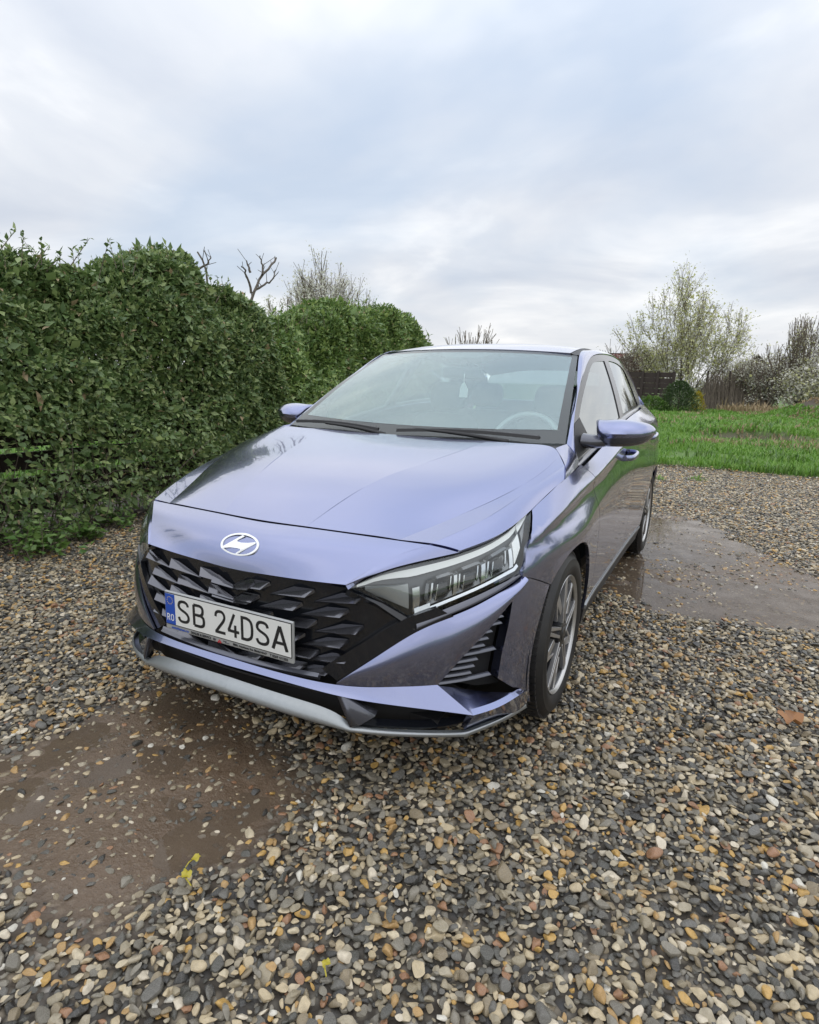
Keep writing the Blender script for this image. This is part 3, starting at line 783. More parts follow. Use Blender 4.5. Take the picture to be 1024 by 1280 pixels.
# ---- number plate
PY = -.846
plate = solid('number_plate', box((0, PY+.004, .4675), (.530, .010, .133)), 'frame_grey', car, bevel=.004)
PT_ = lambda VF, x, z, y: (np.stack([VF[0][:, 0]+x, -VF[0][:, 2]+y, VF[0][:, 1]+z], 1), VF[1])
solid('plate_face', box((0, PY-.0015, .4745), (.518, .003, .106)), 'plate_white', plate, bevel=.001)
solid('plate_edge', join(box((0, PY-.0022, .5285), (.520, .002, .0022)), box((.2600, PY-.0022, .4745), (.0022, .002, .104)), box((0, PY-.0022, .4205), (.520, .002, .0016))), 'plate_black', plate)
solid('blue_band', box((-.2370, PY-.0036, .4745), (.042, .001, .104)), 'plate_blue', plate)
stars = []
for i in range(12):
    a_ = i*math.pi/6; cx, cz = -.2370+.0125*math.sin(a_), .5045+.0125*math.cos(a_)
    pts = [(cx+(.0026 if j % 2 == 0 else .0011)*math.sin(j*math.pi/5), PY-.0043, cz+(.0026 if j % 2 == 0 else .0011)*math.cos(j*math.pi/5)) for j in range(10)]
    stars.append((A(pts), [tuple(range(10))]))
solid('star_ring', orient(join(*stars), A((-.237, 0, .5))), 'plate_yellow', plate)

GLYPH = {'S': [[(.56, .76), (.49, .90), (.33, .945), (.16, .91), (.075, .77), (.12, .63), (.30, .535), (.49, .43), (.57, .27), (.50, .11), (.32, .055), (.13, .09), (.055, .24)]],
 'B': [[(.085, .055), (.085, .945)], [(.085, .945), (.24, .945), (.36, .945), (.49, .89), (.53, .74), (.48, .585), (.36, .525), (.24, .525), (.085, .525)], [(.24, .525), (.38, .525), (.53, .46), (.575, .29), (.53, .12), (.38, .055), (.24, .055), (.085, .055)]],
 '2': [[(.065, .70), (.11, .87), (.29, .945), (.47, .90), (.545, .74), (.48, .56), (.30, .34), (.07, .06)], [(.02, .055), (.58, .055)]],
 '4': [[(.38, .98), (.06, .25)], [(.02, .25), (.62, .25)], [(.42, .52), (.42, 0.0)]],
 'D': [[(.085, .0), (.085, 1.0)], [(.085, .945), (.20, .945), (.32, .94), (.48, .86), (.56, .68), (.56, .32), (.48, .14), (.32, .06), (.20, .055), (.085, .055)]],
 'A': [[(.03, .0), (.31, .97)], [(.31, .97), (.59, .0)], [(.12, .29), (.50, .29)]]}
def ribbon(p, w_, n):
    q = csp(p, n) if len(p) > 2 else A(p, float); t_ = np.gradient(q, axis=0); t_ /= np.linalg.norm(t_, axis=1)[:, None]; nn_ = np.stack([-t_[:, 1], t_[:, 0]], 1)*w_/2
    V = np.concatenate([q+nn_, q-nn_]); k = len(q); return V, [(i, i+1, k+i+1, k+i) for i in range(k-1)]
for ch, xa, xb in (('S', -.2045, -.1515), ('B', -.1385, -.0845), ('2', -.0420, .0055), ('4', .0110, .0590), ('D', .0645, .1150), ('S', .1250, .1770), ('A', .1880, .2465)):
    gv_ = []
    for j, p in enumerate(GLYPH[ch]):
        V, F = ribbon([((x-.0)*1.0, y) for x, y in p], .125, 40)
        V = np.stack([xa+(xb-xa)*V[:, 0]/.62, np.full(len(V), PY-.0034-.00012*j), .4360+.078*V[:, 1]], 1); gv_.append((V, F))
    solid('plate_character', orient(join(*gv_), A((0, 0, .47))), 'plate_black', plate)
for ch, xa, xb in (('R', -.2530, -.2390), ('O', -.2355, -.2215)):
    gv_ = []
    for j, p in enumerate({'R': [[(.085, 0), (.085, 1.0)], [(.085, .93), (.30, .93), (.46, .88), (.53, .72), (.46, .56), (.30, .50), (.085, .50)], [(.30, .50), (.57, 0)]], 'O': [[(.31, .93), (.13, .86), (.07, .62), (.07, .38), (.13, .14), (.31, .07), (.49, .14), (.55, .38), (.55, .62), (.49, .86), (.31, .93)]]}[ch]):
        V, F = ribbon(p, .15, 30); gv_.append((np.stack([xa+(xb-xa)*V[:, 0]/.62, np.full(len(V), PY-.0044-.0001*j), .4345+.0235*V[:, 1]], 1), F))
    solid('country_letter', orient(join(*gv_), A((-.237, 0, .45))), 'plate_white', plate)
def fit_text(s, x0, x1, z, h, mat, nm, dy=.0018):
    V, F = text_vf(s, .01, 1.0, .0003, .0003); V = V-[V[:, 0].min(), V[:, 1].min(), 0]
    V = V*[(x1-x0)/V[:, 0].max(), h/V[:, 1].max(), 1]
    solid(nm, PT_((V, F), x0, z, PY-dy), mat, plate)
fit_text('DEALER & SERVICE', -.150, -.062, .4062, .0082, 'plate_black', 'dealer_text')
fit_text('SIBIU, Autobanat, Sos. Sibiului 60-67', .030, .165, .4062, .0085, 'plate_black', 'dealer_text')
fit_text('T 0269 411555', .176, .245, .4062, .0085, 'plate_black', 'dealer_text')
fit_text('autobanat.ro', -.238, -.160, .4062, .0085, 'plate_blue', 'dealer_text')
tri_l = [(A([(x, PY-.0022, z) for x, z in ((-.026+dx, .4105+dz), (-.022+dx, .4065+dz), (-.026+dx, .4025+dz), (-.030+dx, .4065+dz))]), [(0, 1, 2, 3)]) for dx, dz in ((0, .004), (-.0045, -.001), (.0045, -.001))]
solid('dealer_mark', orient(join(*tri_l), A((0, 0, .4))), 'frame_red', plate)
el = [(-.048+.007*math.cos(t), PY-.0022, .4100+.0045*math.sin(t)) for t in np.linspace(0, 2*np.pi, 20, endpoint=False)]
solid('dealer_mark', orient((A(el), [tuple(range(20))]), A((0, 0, .4))), 'trim_grey', plate)
solid('dealer_mark', join(box((-.004, PY-.002, .4125), (.014, .001, .0024)), box((.006, PY-.002, .4085), (.018, .001, .002))), 'trim_grey', plate)

# ---- lower intake, silver lip, fins
LT = A([(0, -.834, .2850), (.134, -.8296, .2805), (.263, -.8168, .2725), (.380, -.796, .252), (.430, -.790, .2245), (.547, -.752, .2200), (.687, -.651, .2035), (.727, -.609, .1945), (.802, -.476, .1985), (.834, -.346, .1870)])
LBc = np.concatenate([csp(LB[:4], 24), csp(LB[3:7], 20)[1:], csp(LB[6:], 20)[1:]])
LTc = np.concatenate([csp(LT[:5], 24), csp(LT[4:8], 20)[1:], csp(LT[7:], 20)[1:]])
lipv = loft([LTc, LTc*.5+LBc*.5+A((0, -.004, .004)), LBc, LBc+A((-.010, .03, -.006))], 63, 8, smooth=False)
panel('front_lip', join(lipv, mirror(lipv)), 'silver_trim', car, thick=.01, ref=(0, .3, .4))
inn = [(s, z) for s, z in ((0, .36), (s_of_x(.40), .352), (s_of_x(.64), .35), (s_of_x(.76), .26), (s_of_x(.74), .185), (s_of_x(.5), .20), (0, .235))]
(iv, iN) = trim(lambda P: wrap(P, np.full(len(P), .062)), inn+[(-a, b) for a, b in inn[-2:0:-1]], .05)
intake = panel('lower_intake', iv, 'void', car, thick=.01, N=iN)
for z, i_ in ((.318, .02), (.300, .022)):
    bar = loft([[wrap(A([(s, z+.004)]), A([i_+.012]))[0] for s in np.linspace(-.40, .40, 30)], [wrap(A([(s, z+.003)]), A([i_]))[0] for s in np.linspace(-.40, .40, 30)], [wrap(A([(s, z-.004)]), A([i_+.004]))[0] for s in np.linspace(-.40, .40, 30)]], 30, 5)
    panel('intake_bar', bar, 'black_plastic', intake, thick=.01)
fin = (A([(.395, -.812, .320), (.418, -.806, .316), (.500, -.770, .262), (.462, -.792, .233), (.436, -.806, .226), (.412, -.775, .318), (.49, -.735, .26), (.45, -.755, .226)]),
       [(0, 1, 3, 4), (1, 2, 3), (0, 5, 1), (1, 5, 6, 2), (2, 6, 7, 3), (3, 7, 4), (0, 4, 7, 5)])
both('intake_fin', orient(fin, A((.45, -.74, .27))), 'trim_grey', car, thick=.002, ref=(.45, -.74, .27))
bt = [wrap(A([(s_of_x(x), z)]), A([.016]))[0] for x, z in ((.455, .240), (.55, .236), (.66, .228), (.715, .232))]
bb_ = [wrap(A([(s_of_x(x), z)]), A([-.004]))[0] for x, z in ((.445, .228), (.55, .224), (.66, .213), (.722, .218))]
both('intake_sill', loft([bt, bb_], 24, 4), 'black_gloss', car, thick=.012)

# ---- side vents with louvre bars
vo = [(.648, -.652, .351), (.705, -.593, .434), (.757, -.526, .507), (.802, -.447, .585), (.793, -.465, .50), (.783, -.482, .418), (.777, -.494, .333), (.80, -.44, .285), (.752, -.532, .297)]
vs_ = [sz(p) for p in vo]
(vv, vN) = trim(lambda P: wrap(P, np.full(len(P), .048)), dense(vs_, .02), .03)
vent_l, vent_r = both('side_vent', vv, 'void', car, thick=.01, N=vN)
vl = csp([sz(p) for p in vo[:4]], 40); vr = csp([sz(p) for p in vo[3:7]], 40)
for i in range(11):
    z = .342+.0205*i
    sa = np.interp(z, vl[:, 1], vl[:, 0])+.004; sb = np.interp(z, vr[::-1, 1], vr[::-1, 0])-.016
    if i not in (0, 4, 8, 9, 10): sb = sa+(sb-sa)*.56
    if sb-sa < .012: continue
    ss = np.linspace(sa, sb, 8)
    up_, lo_ = [wrap(A([(s, z+.006)]), A([.030]))[0] for s in ss], [wrap(A([(s, z)]), A([.012]))[0] for s in ss]
    dn_ = [wrap(A([(s, z-.006)]), A([.026]))[0] for s in ss]
    VFl = loft([up_, lo_, dn_], 8, 3, smooth=False)
    panel('louvre_bar', VFl, 'trim_grey', vent_l, thick=.004); panel('louvre_bar', mirror(VFl), 'trim_grey', vent_r, thick=.004)

# ---- headlights
HT = A([(.413, -.774, .644), (.484, -.716, .684), (.558, -.650, .7065), (.630, -.583, .723), (.658, -.546, .730), (.709, -.455, .748), (.741, -.333, .773), (.751, -.272, .789), (.763, -.203, .808)])
HB = A([(.414, -.770, .641), (.4947, -.7189, .6017), (.5804, -.6798, .5494)]); HB2 = A([(.5804, -.6798, .5494), (.6505, -.612, .583), (.7175, -.5297, .6124), (.799, -.409, .655)]); HB3 = A([(.799, -.409, .655), (.799, -.366, .694), (.798, -.339, .73), (.793, -.309, .757), (.780, -.258, .783), (.763, -.203, .808)])
def lamp_dense(k=1.0):
    t = csp(HT, 60)
    b_ = np.concatenate([lin(HB, 16)[:-1], csp(HB2, 32)[:-1], csp(HB3, 14)]); return t, b_
tt, bb2 = lamp_dense()
def lamp_pt(u, v, ins):
    """u along the lamp 0..1, v from the upper edge to the lower, ins = depth behind the lens"""
    a_ = A([np.interp(u, np.linspace(0, 1, 60), tt[:, j]) for j in range(3)]); c_ = A([np.interp(u, np.linspace(0, 1, 60), bb2[:, j]) for j in range(3)])
    p = a_*(1-v)+c_*v
    d = A((.62, -.70, .36)); d = d*(1-u)+A((.90, -.42, .10))*u; d /= np.linalg.norm(d)
    return p+d*((.020-.010*u)*math.sin(math.pi*v)*math.sin(math.pi*min(max(u, 0), 1))**.5-ins)
def lamp_sheet(us, vfun0, vfun1, ins0, ins1, nv=6):
    G = []
    for j in range(nv):
        f = j/(nv-1); G.append([lamp_pt(u, vfun0(u)*(1-f)+vfun1(u)*f, ins0*(1-f)+ins1*f) for u in us])
    return grid_faces(A(G))
U = np.linspace(0.005, .995, 50)
lens = lamp_sheet(U, lambda u: 0.0, lambda u: 1.0, 0, 0, 12)
hl_l, hl_r = both('headlight', lamp_sheet(U, lambda u: 0.0, lambda u: 1.0, .045, .050, 10), 'lamp_dark', car, thick=.004, ref=(.3, 0, .4))
def lamp_part(name, VF, mat, thick=.006):
    panel(name, VF, mat, hl_l, thick=thick, ref=(.3, 0, .4)); panel(name, mirror(VF), mat, hl_r, thick=thick, ref=(-.3, 0, .4))
lo = lambda a, b: np.linspace(a, b, 24)
lamp_part('light_guide', lamp_sheet(lo(.03, .84), lambda u: .07, lambda u: np.interp(u, [0, .1, .4, .84], [.38, .22, .205, .20]), .014, .018, 5), 'lamp_white', .016)
lamp_part('light_guide', lamp_sheet(lo(.84, .985), lambda u: .06, lambda u: np.interp(u, [.84, .93, .985], [.30, .36, .52]), .012, .016, 5), 'lamp_white', .014)
lamp_part('light_guide', lamp_sheet(lo(.775, .835), lambda u: .32, lambda u: .80, .016, .020, 5), 'lamp_white', .016)
lamp_part('ribbed_panel', lamp_sheet(lo(.86, .96), lambda u: np.interp(u, [.86, .96], [.46, .58]), lambda u: .93, .02, .024, 8), 'lamp_grey', .01)
lamp_part('inner_panel', lamp_sheet(lo(.06, .235), lambda u: np.interp(u, [.06, .235], [.56, .34]), lambda u: np.interp(u, [.06, .235], [.86, .84]), .016, .024, 5), 'lamp_silver', .012)
lamp_part('chrome_blade', lamp_sheet(lo(.250, .280), lambda u: .42, lambda u: .90, .016, .020, 5), 'reflector', .02)
lamp_part('chrome_blade', lamp_sheet(lo(.255, .330), lambda u: .80, lambda u: .94, .018, .010, 4), 'reflector', .02)
lamp_part('chrome_rim', lamp_sheet(lo(.30, .79), lambda u: .875, lambda u: .93, .018, .010, 4), 'reflector', .012)
for u0, u1 in ((.32, .46), (.47, .61), (.62, .76)):
    G = []
    for j in range(9):
        v = .38+.46*j/8
        G.append([lamp_pt(u0+(u1-u0)*i/8+.02*(.6-v), v, .022+.034*math.sin(math.pi*i/8)**.7*math.sin(math.pi*(j+.0)/8)) for i in range(9)])
    lamp_part('reflector_bowl', grid_faces(A(G)), 'lamp_grey', .01)
    um = (u0+u1)/2
    for q0, q1, va, vb in ((.10, .16, .44, .80), (.30, .335, .50, .84), (.80, .84, .42, .70)):
        ua, ub = u0+(u1-u0)*q0, u0+(u1-u0)*q1; G2 = A([[lamp_pt(ua*(1-f)+ub*f+.018*(.6-v), v, .026) for f in (0, 1)] for v in np.linspace(va, vb, 5)]); lamp_part('chrome_shard', grid_faces(G2), 'reflector', .008)
    lamp_part('bulb_lens', lamp_sheet(np.linspace(um-.030, um+.030, 8), lambda u: .52, lambda u: .74, .030, .026, 5), 'black_gloss', .02)
    lamp_part('chrome_blade', lamp_sheet(np.linspace(u1-.012, u1+.008, 6), lambda u: .42, lambda u: .84, .018, .018, 5), 'reflector', .02)
lamp_part('lens', lens, 'lens_glass', .002)
# dark surround under the lens
tb = np.concatenate([csp(HB2, 30)])
lo_e = np.concatenate([csp(E1[3:], 30)])
both('headlight_trim', loft([tb+A((.001, -.001, -.004)), tb*.5+lo_e*.5+A((.006, -.008, -.001)), lo_e+A((-.002, .002, .004))], 30, 5), 'trim_grey', car, thick=.014)
ti = loft([lin(HB+A((-.004, -.004, -.004)), 20), lin(A([(.408, -.778, .640), (.480, -.738, .598), (.583, -.690, .522)]), 20)], 20, 3)
both('headlight_bezel', ti, 'black_gloss', car, thick=.016)

# ---- body side: a table of sections
YS = [-.5, -.34, -.2, 0, .2, .45, .9, 1.6, 2.2, 2.6, 3.0, 3.1]
XR = A([[.775, .835, .85, .86, .86, .838, .828, .828, .838, .85, .80, .77],
        [.785, .84, .857, .872, .872, .856, .848, .848, .860, .872, .82, .79],
        [.785, .838, .858, .876, .879, .868, .862, .862, .874, .886, .835, .80],
        [.775, .828, .857, .879, .884, .876, .870, .870, .880, .889, .84, .80],
        [.755, .818, .850, .876, .883, .873, .869, .870, .878, .886, .835, .80],
        [.73, .802, .830, .842, .844, .847, .853, .858, .860, .862, .818, .78],
        [.72, .800, .832, .846, .850, .854, .858, .858, .853, .848, .795, .76],
        [.70, .742, .763, .790, .800, .784, .788, .790, .776, .747, .70, .67]])
ZR = A([[.17]*12, [.30]*12, [.45]*12, [.60]*12, [.68, .68, .70, .705, .71, .72, .73, .74, .74, .74, .74, .74],
        [.685, .712, .742, .765, .785, .806, .855, .905, .93, .935, .93, .925],
        [.70, .738, .776, .803, .825, .853, .907, .960, .985, .99, .985, .98],
        [.752, .776, .810, .860, .890, .903, .962, 1.052, 1.082, 1.09, 1.085, 1.08]])
yt = np.linspace(-.5, 3.1, 361)
XT, ZT = csp(XR.T, yt, A(YS)), csp(ZR.T, yt, A(YS))
zt_ = np.arange(.14, 1.16, .003)
TAB = np.zeros((len(yt), len(zt_)))
for i in range(len(yt)):
    lo_ = csp(np.stack([XT[i, :7], ZT[i, :7]], 1), 90); f = np.linspace(0, 1, 20)[1:]
    hx = XT[i, 6]*(1-f)+XT[i, 7]*f+.008*f*(1-f)*4*.5; hz = ZT[i, 6]*(1-f)+ZT[i, 7]*f
    px, pz = np.r_[lo_[:, 0], hx], np.maximum.accumulate(np.r_[lo_[:, 1], hz])
    k_ = (px[-1]-px[-4])/(pz[-1]-pz[-4])
    TAB[i] = np.where(zt_ > pz[-1], px[-1]+k_*(zt_-pz[-1]), np.interp(zt_, pz, px))
ker = A([1, 4, 6, 4, 1])/16
TABs = TAB
for _ in range(2): TABs = np.apply_along_axis(lambda r: np.convolve(np.pad(r, 2, mode='edge'), ker, 'valid'), 1, TABs)
for _ in range(6): TABs = np.apply_along_axis(lambda r: np.convolve(np.pad(r, 2, mode='reflect', reflect_type='odd'), ker, 'valid'), 0, TABs)
def S(P):
    """(y,z) -> body side, left half"""
    fy = np.clip((P[:, 0]+.5)/.01, 0, len(yt)-1.001); fz = np.clip((P[:, 1]-.14)/.003, 0, len(zt_)-1.001)
    i, j = fy.astype(int), fz.astype(int); a, b = fy-i, fz-j
    x = (TABs[i, j]*(1-a)*(1-b)+TABs[i+1, j]*a*(1-b)+TABs[i, j+1]*(1-a)*b+TABs[i+1, j+1]*a*b)
    return np.stack([x, P[:, 0], P[:, 1]], 1)
def belt(y): return np.interp(y, yt, ZT[:, 7])
def crease(y): return np.interp(y, yt, ZT[:, 6])
def cr_pts(y0, y1):
    ys = np.arange(y0, y1, .02); z = crease(ys)
    return np.concatenate([np.stack([ys, z+d], 1) for d in (-.018, -.008, 0, .008, .018)])
def side_panel(name, outline, mat='paint', h=.028, thick=.014, y0=-.4, y1=3.1):
    VF, N = trim(S, outline, h, extra=cr_pts(y0, y1), eps=.009); return both(name, VF, mat, car, thick=thick, N=N)
g = .003
shut_f = csp([(.428, .893), (.437, .80), (.452, .745), (.492, .62), (.535, .50), (.556, .40), (.560, .285)], 24)
fen = [tuple(p) for p in csp([(-.190, .8125), (-.118, .8318), (-.018, .8568), (.115, .8835), (.25, .8935), (.36, .897), (.424, .899)], 24)]
fen += [tuple(p-[g, 0]) for p in shut_f]+[(.555, .272), (.41, .272)]
fen += [tuple(p) for p in arch(.03, .305, .375, .352, -4, 131, 30)]+[(-.29, .603), (-.35, .627), (-.398, .641), (-.392, .657), (-.358, .695), (-.331, .731), (-.301, .758), (-.252, .7835), (-.220, .798)]
side_panel('fender', fen)
bz = lambda y: belt(y)-.009
shut_b = csp([(1.490, bz(1.49)), (1.515, .85), (1.54, .60), (1.545, .285)], 20)
d1 = [tuple(p) for p in np.stack([np.linspace(.435, 1.484, 30), bz(np.linspace(.435, 1.484, 30))], 1)]+[tuple(p-[g, 0]) for p in shut_b]+[tuple(p+[g, 0]) for p in shut_f[::-1]]
door_f = side_panel('front_door', d1)
ra = arch(RW, .305, .372, .352, 171, 110, 14)
shut_r = [(2.37, bz(2.37)), (2.44, .98), (2.46, .86), (2.455, .72)]
d2 = [tuple(p) for p in np.stack([np.linspace(1.496, 2.37, 24), bz(np.linspace(1.496, 2.37, 24))], 1)]+shut_r[1:]+[tuple(p-[.004, -.004]) for p in ra[::-1][2:]]+[(2.225, .285)]+[tuple(p+[g, 0]) for p in shut_b[::-1]]
door_r = side_panel('rear_door', d2)
qt = [(2.376, belt(2.376))]+[(y, belt(y)) for y in np.linspace(2.45, 3.05, 12)]+[(3.07, .90), (3.08, .60), (3.06, .30), (2.98, .22)]
qt += [tuple(p) for p in arch(RW, .305, .372, .352, -8, 113, 24)]+[(2.461, .72), (2.466, .86), (2.446, .98)]
side_panel('rear_fender', qt)
sill = [(.42, .268)]+[(y, .281) for y in np.linspace(.56, 2.22, 20)]+[(2.235, .24), (2.20, .185), (.46, .185), (.42, .20)]
side_panel('door_sill', sill, 'black_plastic')
ys = np.linspace(.45, 2.22, 30)
def strip_side(z0, z1, off, ys):
    a_ = S(np.stack([ys, np.full_like(ys, z0)], 1))+[off, 0, 0]; b_ = S(np.stack([ys, np.full_like(ys, z1)], 1))+[off, 0, 0]
    return grid_faces(np.stack([a_, b_]))
both('sill_trim', strip_side(.262, .278, .005, ys), 'silver_trim', car, thick=.008)

# ---- glasshouse
def Gx(y, z):
    xb = np.interp(y, yt, XT[:, 7])-.016; d = np.maximum(z-np.interp(y, yt, ZT[:, 7]), -.05)
    tp = .02*np.clip((y-2.2)/.8, 0, 1)
    return xb-.40*d-.15*d*d-tp*d*3
def Gs(off=0.0):
    return lambda P: np.stack([Gx(P[:, 0], P[:, 1])+off, P[:, 0], P[:, 1]], 1)
fr_out = csp([(.440, .905), (.53, 1.020), (.70, 1.125), (.92, 1.235), (1.21, 1.352), (1.46, 1.394), (1.92, 1.404), (2.40, 1.358), (2.74, 1.262), (2.86, 1.150), (2.80, 1.098)], 70)
low = [(y, belt(y)-.004) for y in np.linspace(2.75, .47, 40)]
p_front = [(.735, 1.005)]+[tuple(p) for p in csp([(.72, 1.085), (.86, 1.165), (1.08, 1.268), (1.27, 1.338), (1.42, 1.358), (1.60, 1.366)], 20)]+[tuple(p) for p in csp([(1.60, 1.366), (1.555, 1.22), (1.475, 1.052)], 10)[1:]]+[(y, belt(y)+.012) for y in np.linspace(1.44, .80, 14)]
p_rear = [tuple(p) for p in csp([(1.60, 1.064), (1.67, 1.20), (1.715, 1.368)], 10)]+[tuple(p) for p in csp([(1.74, 1.372), (2.0, 1.366), (2.22, 1.338), (2.33, 1.305)], 14)]+[tuple(p) for p in csp([(2.33, 1.305), (2.38, 1.20), (2.43, 1.098)], 8)[1:]]+[(y, belt(y)+.012) for y in np.linspace(2.41, 1.62, 14)]
p_qtr = [(2.40, 1.27), (2.53, 1.258), (2.66, 1.20), (2.74, 1.125), (2.72, 1.105), (2.47, 1.104)]
(wv, wN) = trim(Gs(), [tuple(p) for p in fr_out]+low, .04, holes=[p_front, p_rear])
both('window_surround', wv, 'black_gloss', car, thick=.016, N=wN)
(pv, pN) = trim(Gs(-.005), p_front, .05); a, b_ = both('window_pane', pv, 'side_glass', car, thick=.002, N=pN); a.parent, b_.parent = door_f
(pv, pN) = trim(Gs(-.005), p_rear, .05); a, b_ = both('window_pane', pv, 'side_glass', car, thick=.002, N=pN); a.parent, b_.parent = door_r
# weather strip line under the windows
yb = np.linspace(.44, 2.74, 50)
wb = np.stack([A([np.interp(yb, yt, XT[:, 7])-.004, yb, belt(yb)-.013]).T, A([np.interp(yb, yt, XT[:, 7])-.008, yb, belt(yb)+.001]).T, A([np.interp(yb, yt, XT[:, 7])-.020, yb, belt(yb)+.004]).T])
both('belt_trim', grid_faces(wb), 'trim_grey', car, thick=.006)

# ---- windscreen, pillars, roof
wb_ = A([(0, .320, .972), (.25, .326, .973), (.48, .350, .978), (.721, .404, .985)])
wt_ = A([(0, 1.045, 1.399), (.22, 1.055, 1.397), (.42, 1.085, 1.389), (.581, 1.130, 1.377)])
wm_ = (wb_+wt_)/2+A([(0, -.022, .026), (0, -.021, .026), (.002, -.017, .023), (.004, -.010, .016)])
def full(r): return np.concatenate([r[:0:-1]*[-1, 1, 1], r])
ws_rows = [full(wb_), full(wm_), full(wt_)]
wsc = panel('windscreen', patch(ws_rows, 24, 50), 'windscreen_glass', car, thick=.003, ref=(0, 1.6, .6))
VWS = patch(ws_rows, 41, 81)[0].reshape(41, 81, 3)
def ws_at(u, v, off):
    """u -1..1 across, v 0 bottom..1 top"""
    fi, fj = v*40, (u+1)*40; i, j = int(min(fi, 39)), int(min(fj, 79)); a_, c_ = fi-i, fj-j
    p = VWS[i, j]*(1-a_)*(1-c_)+VWS[i+1, j]*a_*(1-c_)+VWS[i, j+1]*(1-a_)*c_+VWS[i+1, j+1]*a_*c_
    return p+A((0, .45, -.89))*off
def frit(us, v0, v1, n=5):
    return grid_faces(A([[ws_at(u, v0(u)*(1-f)+v1(u)*f, .004) for u in us] for f in np.linspace(0, 1, n)]))
uu = np.linspace(-1, 1, 41)
sl, sr = np.linspace(-1, -.945, 4), np.linspace(.945, 1, 4)
fz = [frit(uu, lambda u: 0, lambda u: .10+.02*u*u), frit(uu, lambda u: .965, lambda u: 1), frit(sl, lambda u: .12, lambda u: .965, 16), frit(sr, lambda u: .12, lambda u: .965, 16)]
link_mesh('windscreen_border', *join(*fz), 'black_plastic', wsc)
fu, fv_ = np.linspace(-.945, .945, 40), np.linspace(0, 1, 16)
link_mesh('glare_film', *grid_faces(A([[ws_at(u, (.10+.02*u*u)*(1-f)+.965*f, .002) for u in fu] for f in fv_])), 'glare_film', wsc)  # added layer, lifts the brightness of the glass inside its border
sens = [(-.30, .995), (-.22, .93), (-.16, .89), (.16, .89), (.22, .93), (.30, .995)]
sv_ = A([ws_at(u, v, .006) for u, v in sens]); sv2 = sv_+A((0, .05, -.03))
solid('sensor_housing', orient((np.concatenate([sv_, sv2]), [tuple(range(6))]+[(i, (i+1) % 6, 6+(i+1) % 6, 6+i) for i in range(6)]), A((0, 1.05, 1.3))), 'black_plastic', wsc)
rail_i = A([(.728, .402, .984), (.692, .62, 1.101), (.643, .88, 1.241), (.590, 1.130, 1.378), (.566, 1.38, 1.415), (.550, 1.80, 1.430), (.552, 2.40, 1.388), (.565, 2.80, 1.305), (.60, 2.98, 1.19)])
rail_o = A([(.785, .412, .903), (Gx(.53, 1.02)+.004, .524, 1.024), (Gx(.92, 1.235)+.004, .914, 1.240), (Gx(1.21, 1.352)+.004, 1.205, 1.357), (Gx(1.46, 1.394)+.004, 1.46, 1.400), (Gx(1.92, 1.404)+.004, 1.92, 1.410), (Gx(2.4, 1.358)+.004, 2.40, 1.364), (Gx(2.74, 1.262)+.004, 2.745, 1.266), (Gx(2.86, 1.15)+.004, 2.87, 1.15)])
ri, ro = csp(rail_i, 70), csp(rail_o, 70)
rm = (ri+ro)/2+A((.007, -.004, .007))
both('roof_rail', loft([ri, rm, ro], 70, 9), 'paint', car, thick=.012)
# C pillar corner behind the side windows
cp = loft([[rail_o[-2], rail_o[-1], A((.735, 2.82, 1.095))], [A((.56, 2.86, 1.28)), rail_i[-1], A((.70, 3.02, 1.085))]], 12, 4)
both('rear_pillar', cp, 'paint', car, thick=.012)
# cowl piece between wing and pillar foot
cw = loft([[(.710, .290, .9755), (.781, .172, .9215), (.805, .083, .884)], [(.722, .35, .982), (.775, .29, .933), (.797, .25, .894)], [(.728, .402, .984), (.768, .405, .942), (.785, .412, .903)]], 16, 12)
both('pillar_foot', cw, 'paint', car, thick=.012)
tr = csp([(.722, .425, .895), (.71, .60, .93)], 2)
r0 = A([(0, 1.052, 1.404), (.25, 1.064, 1.401), (.45, 1.096, 1.393), (.545, 1.120, 1.388)])
r1 = A([(0, 1.36, 1.449), (.25, 1.365, 1.446), (.44, 1.375, 1.434), (.535, 1.38, 1.423)])
r2_ = A([(0, 1.80, 1.463), (.25, 1.80, 1.459), (.43, 1.80, 1.447), (.520, 1.80, 1.437)])
r3 = A([(0, 2.40, 1.436), (.25, 2.40, 1.431), (.43, 2.40, 1.415), (.522, 2.40, 1.396)])
r4 = A([(0, 2.99, 1.365), (.25, 2.98, 1.360), (.43, 2.94, 1.335), (.535, 2.84, 1.310)])
panel('roof', patch([full(r) for r in (r0, r1, r2_, r3, r4)], 50, 50), 'paint', car, thick=.014, ref=(0, 1.6, .6))
# dark ditch moulding between roof and rail
dA = csp(A([r[-1] for r in (r0, r1, r2_, r3, r4)])+A((.003, 0, -.002)), 50); dB = csp(A([(.588, 1.128, 1.379), (.563, 1.38, 1.416), (.547, 1.80, 1.431), (.549, 2.40, 1.389), (.562, 2.80, 1.306)]), 50)
both('roof_moulding', loft([dA, (dA+dB)/2+A((0, 0, -.004)), dB], 50, 4), 'black_plastic', car, thick=.01)

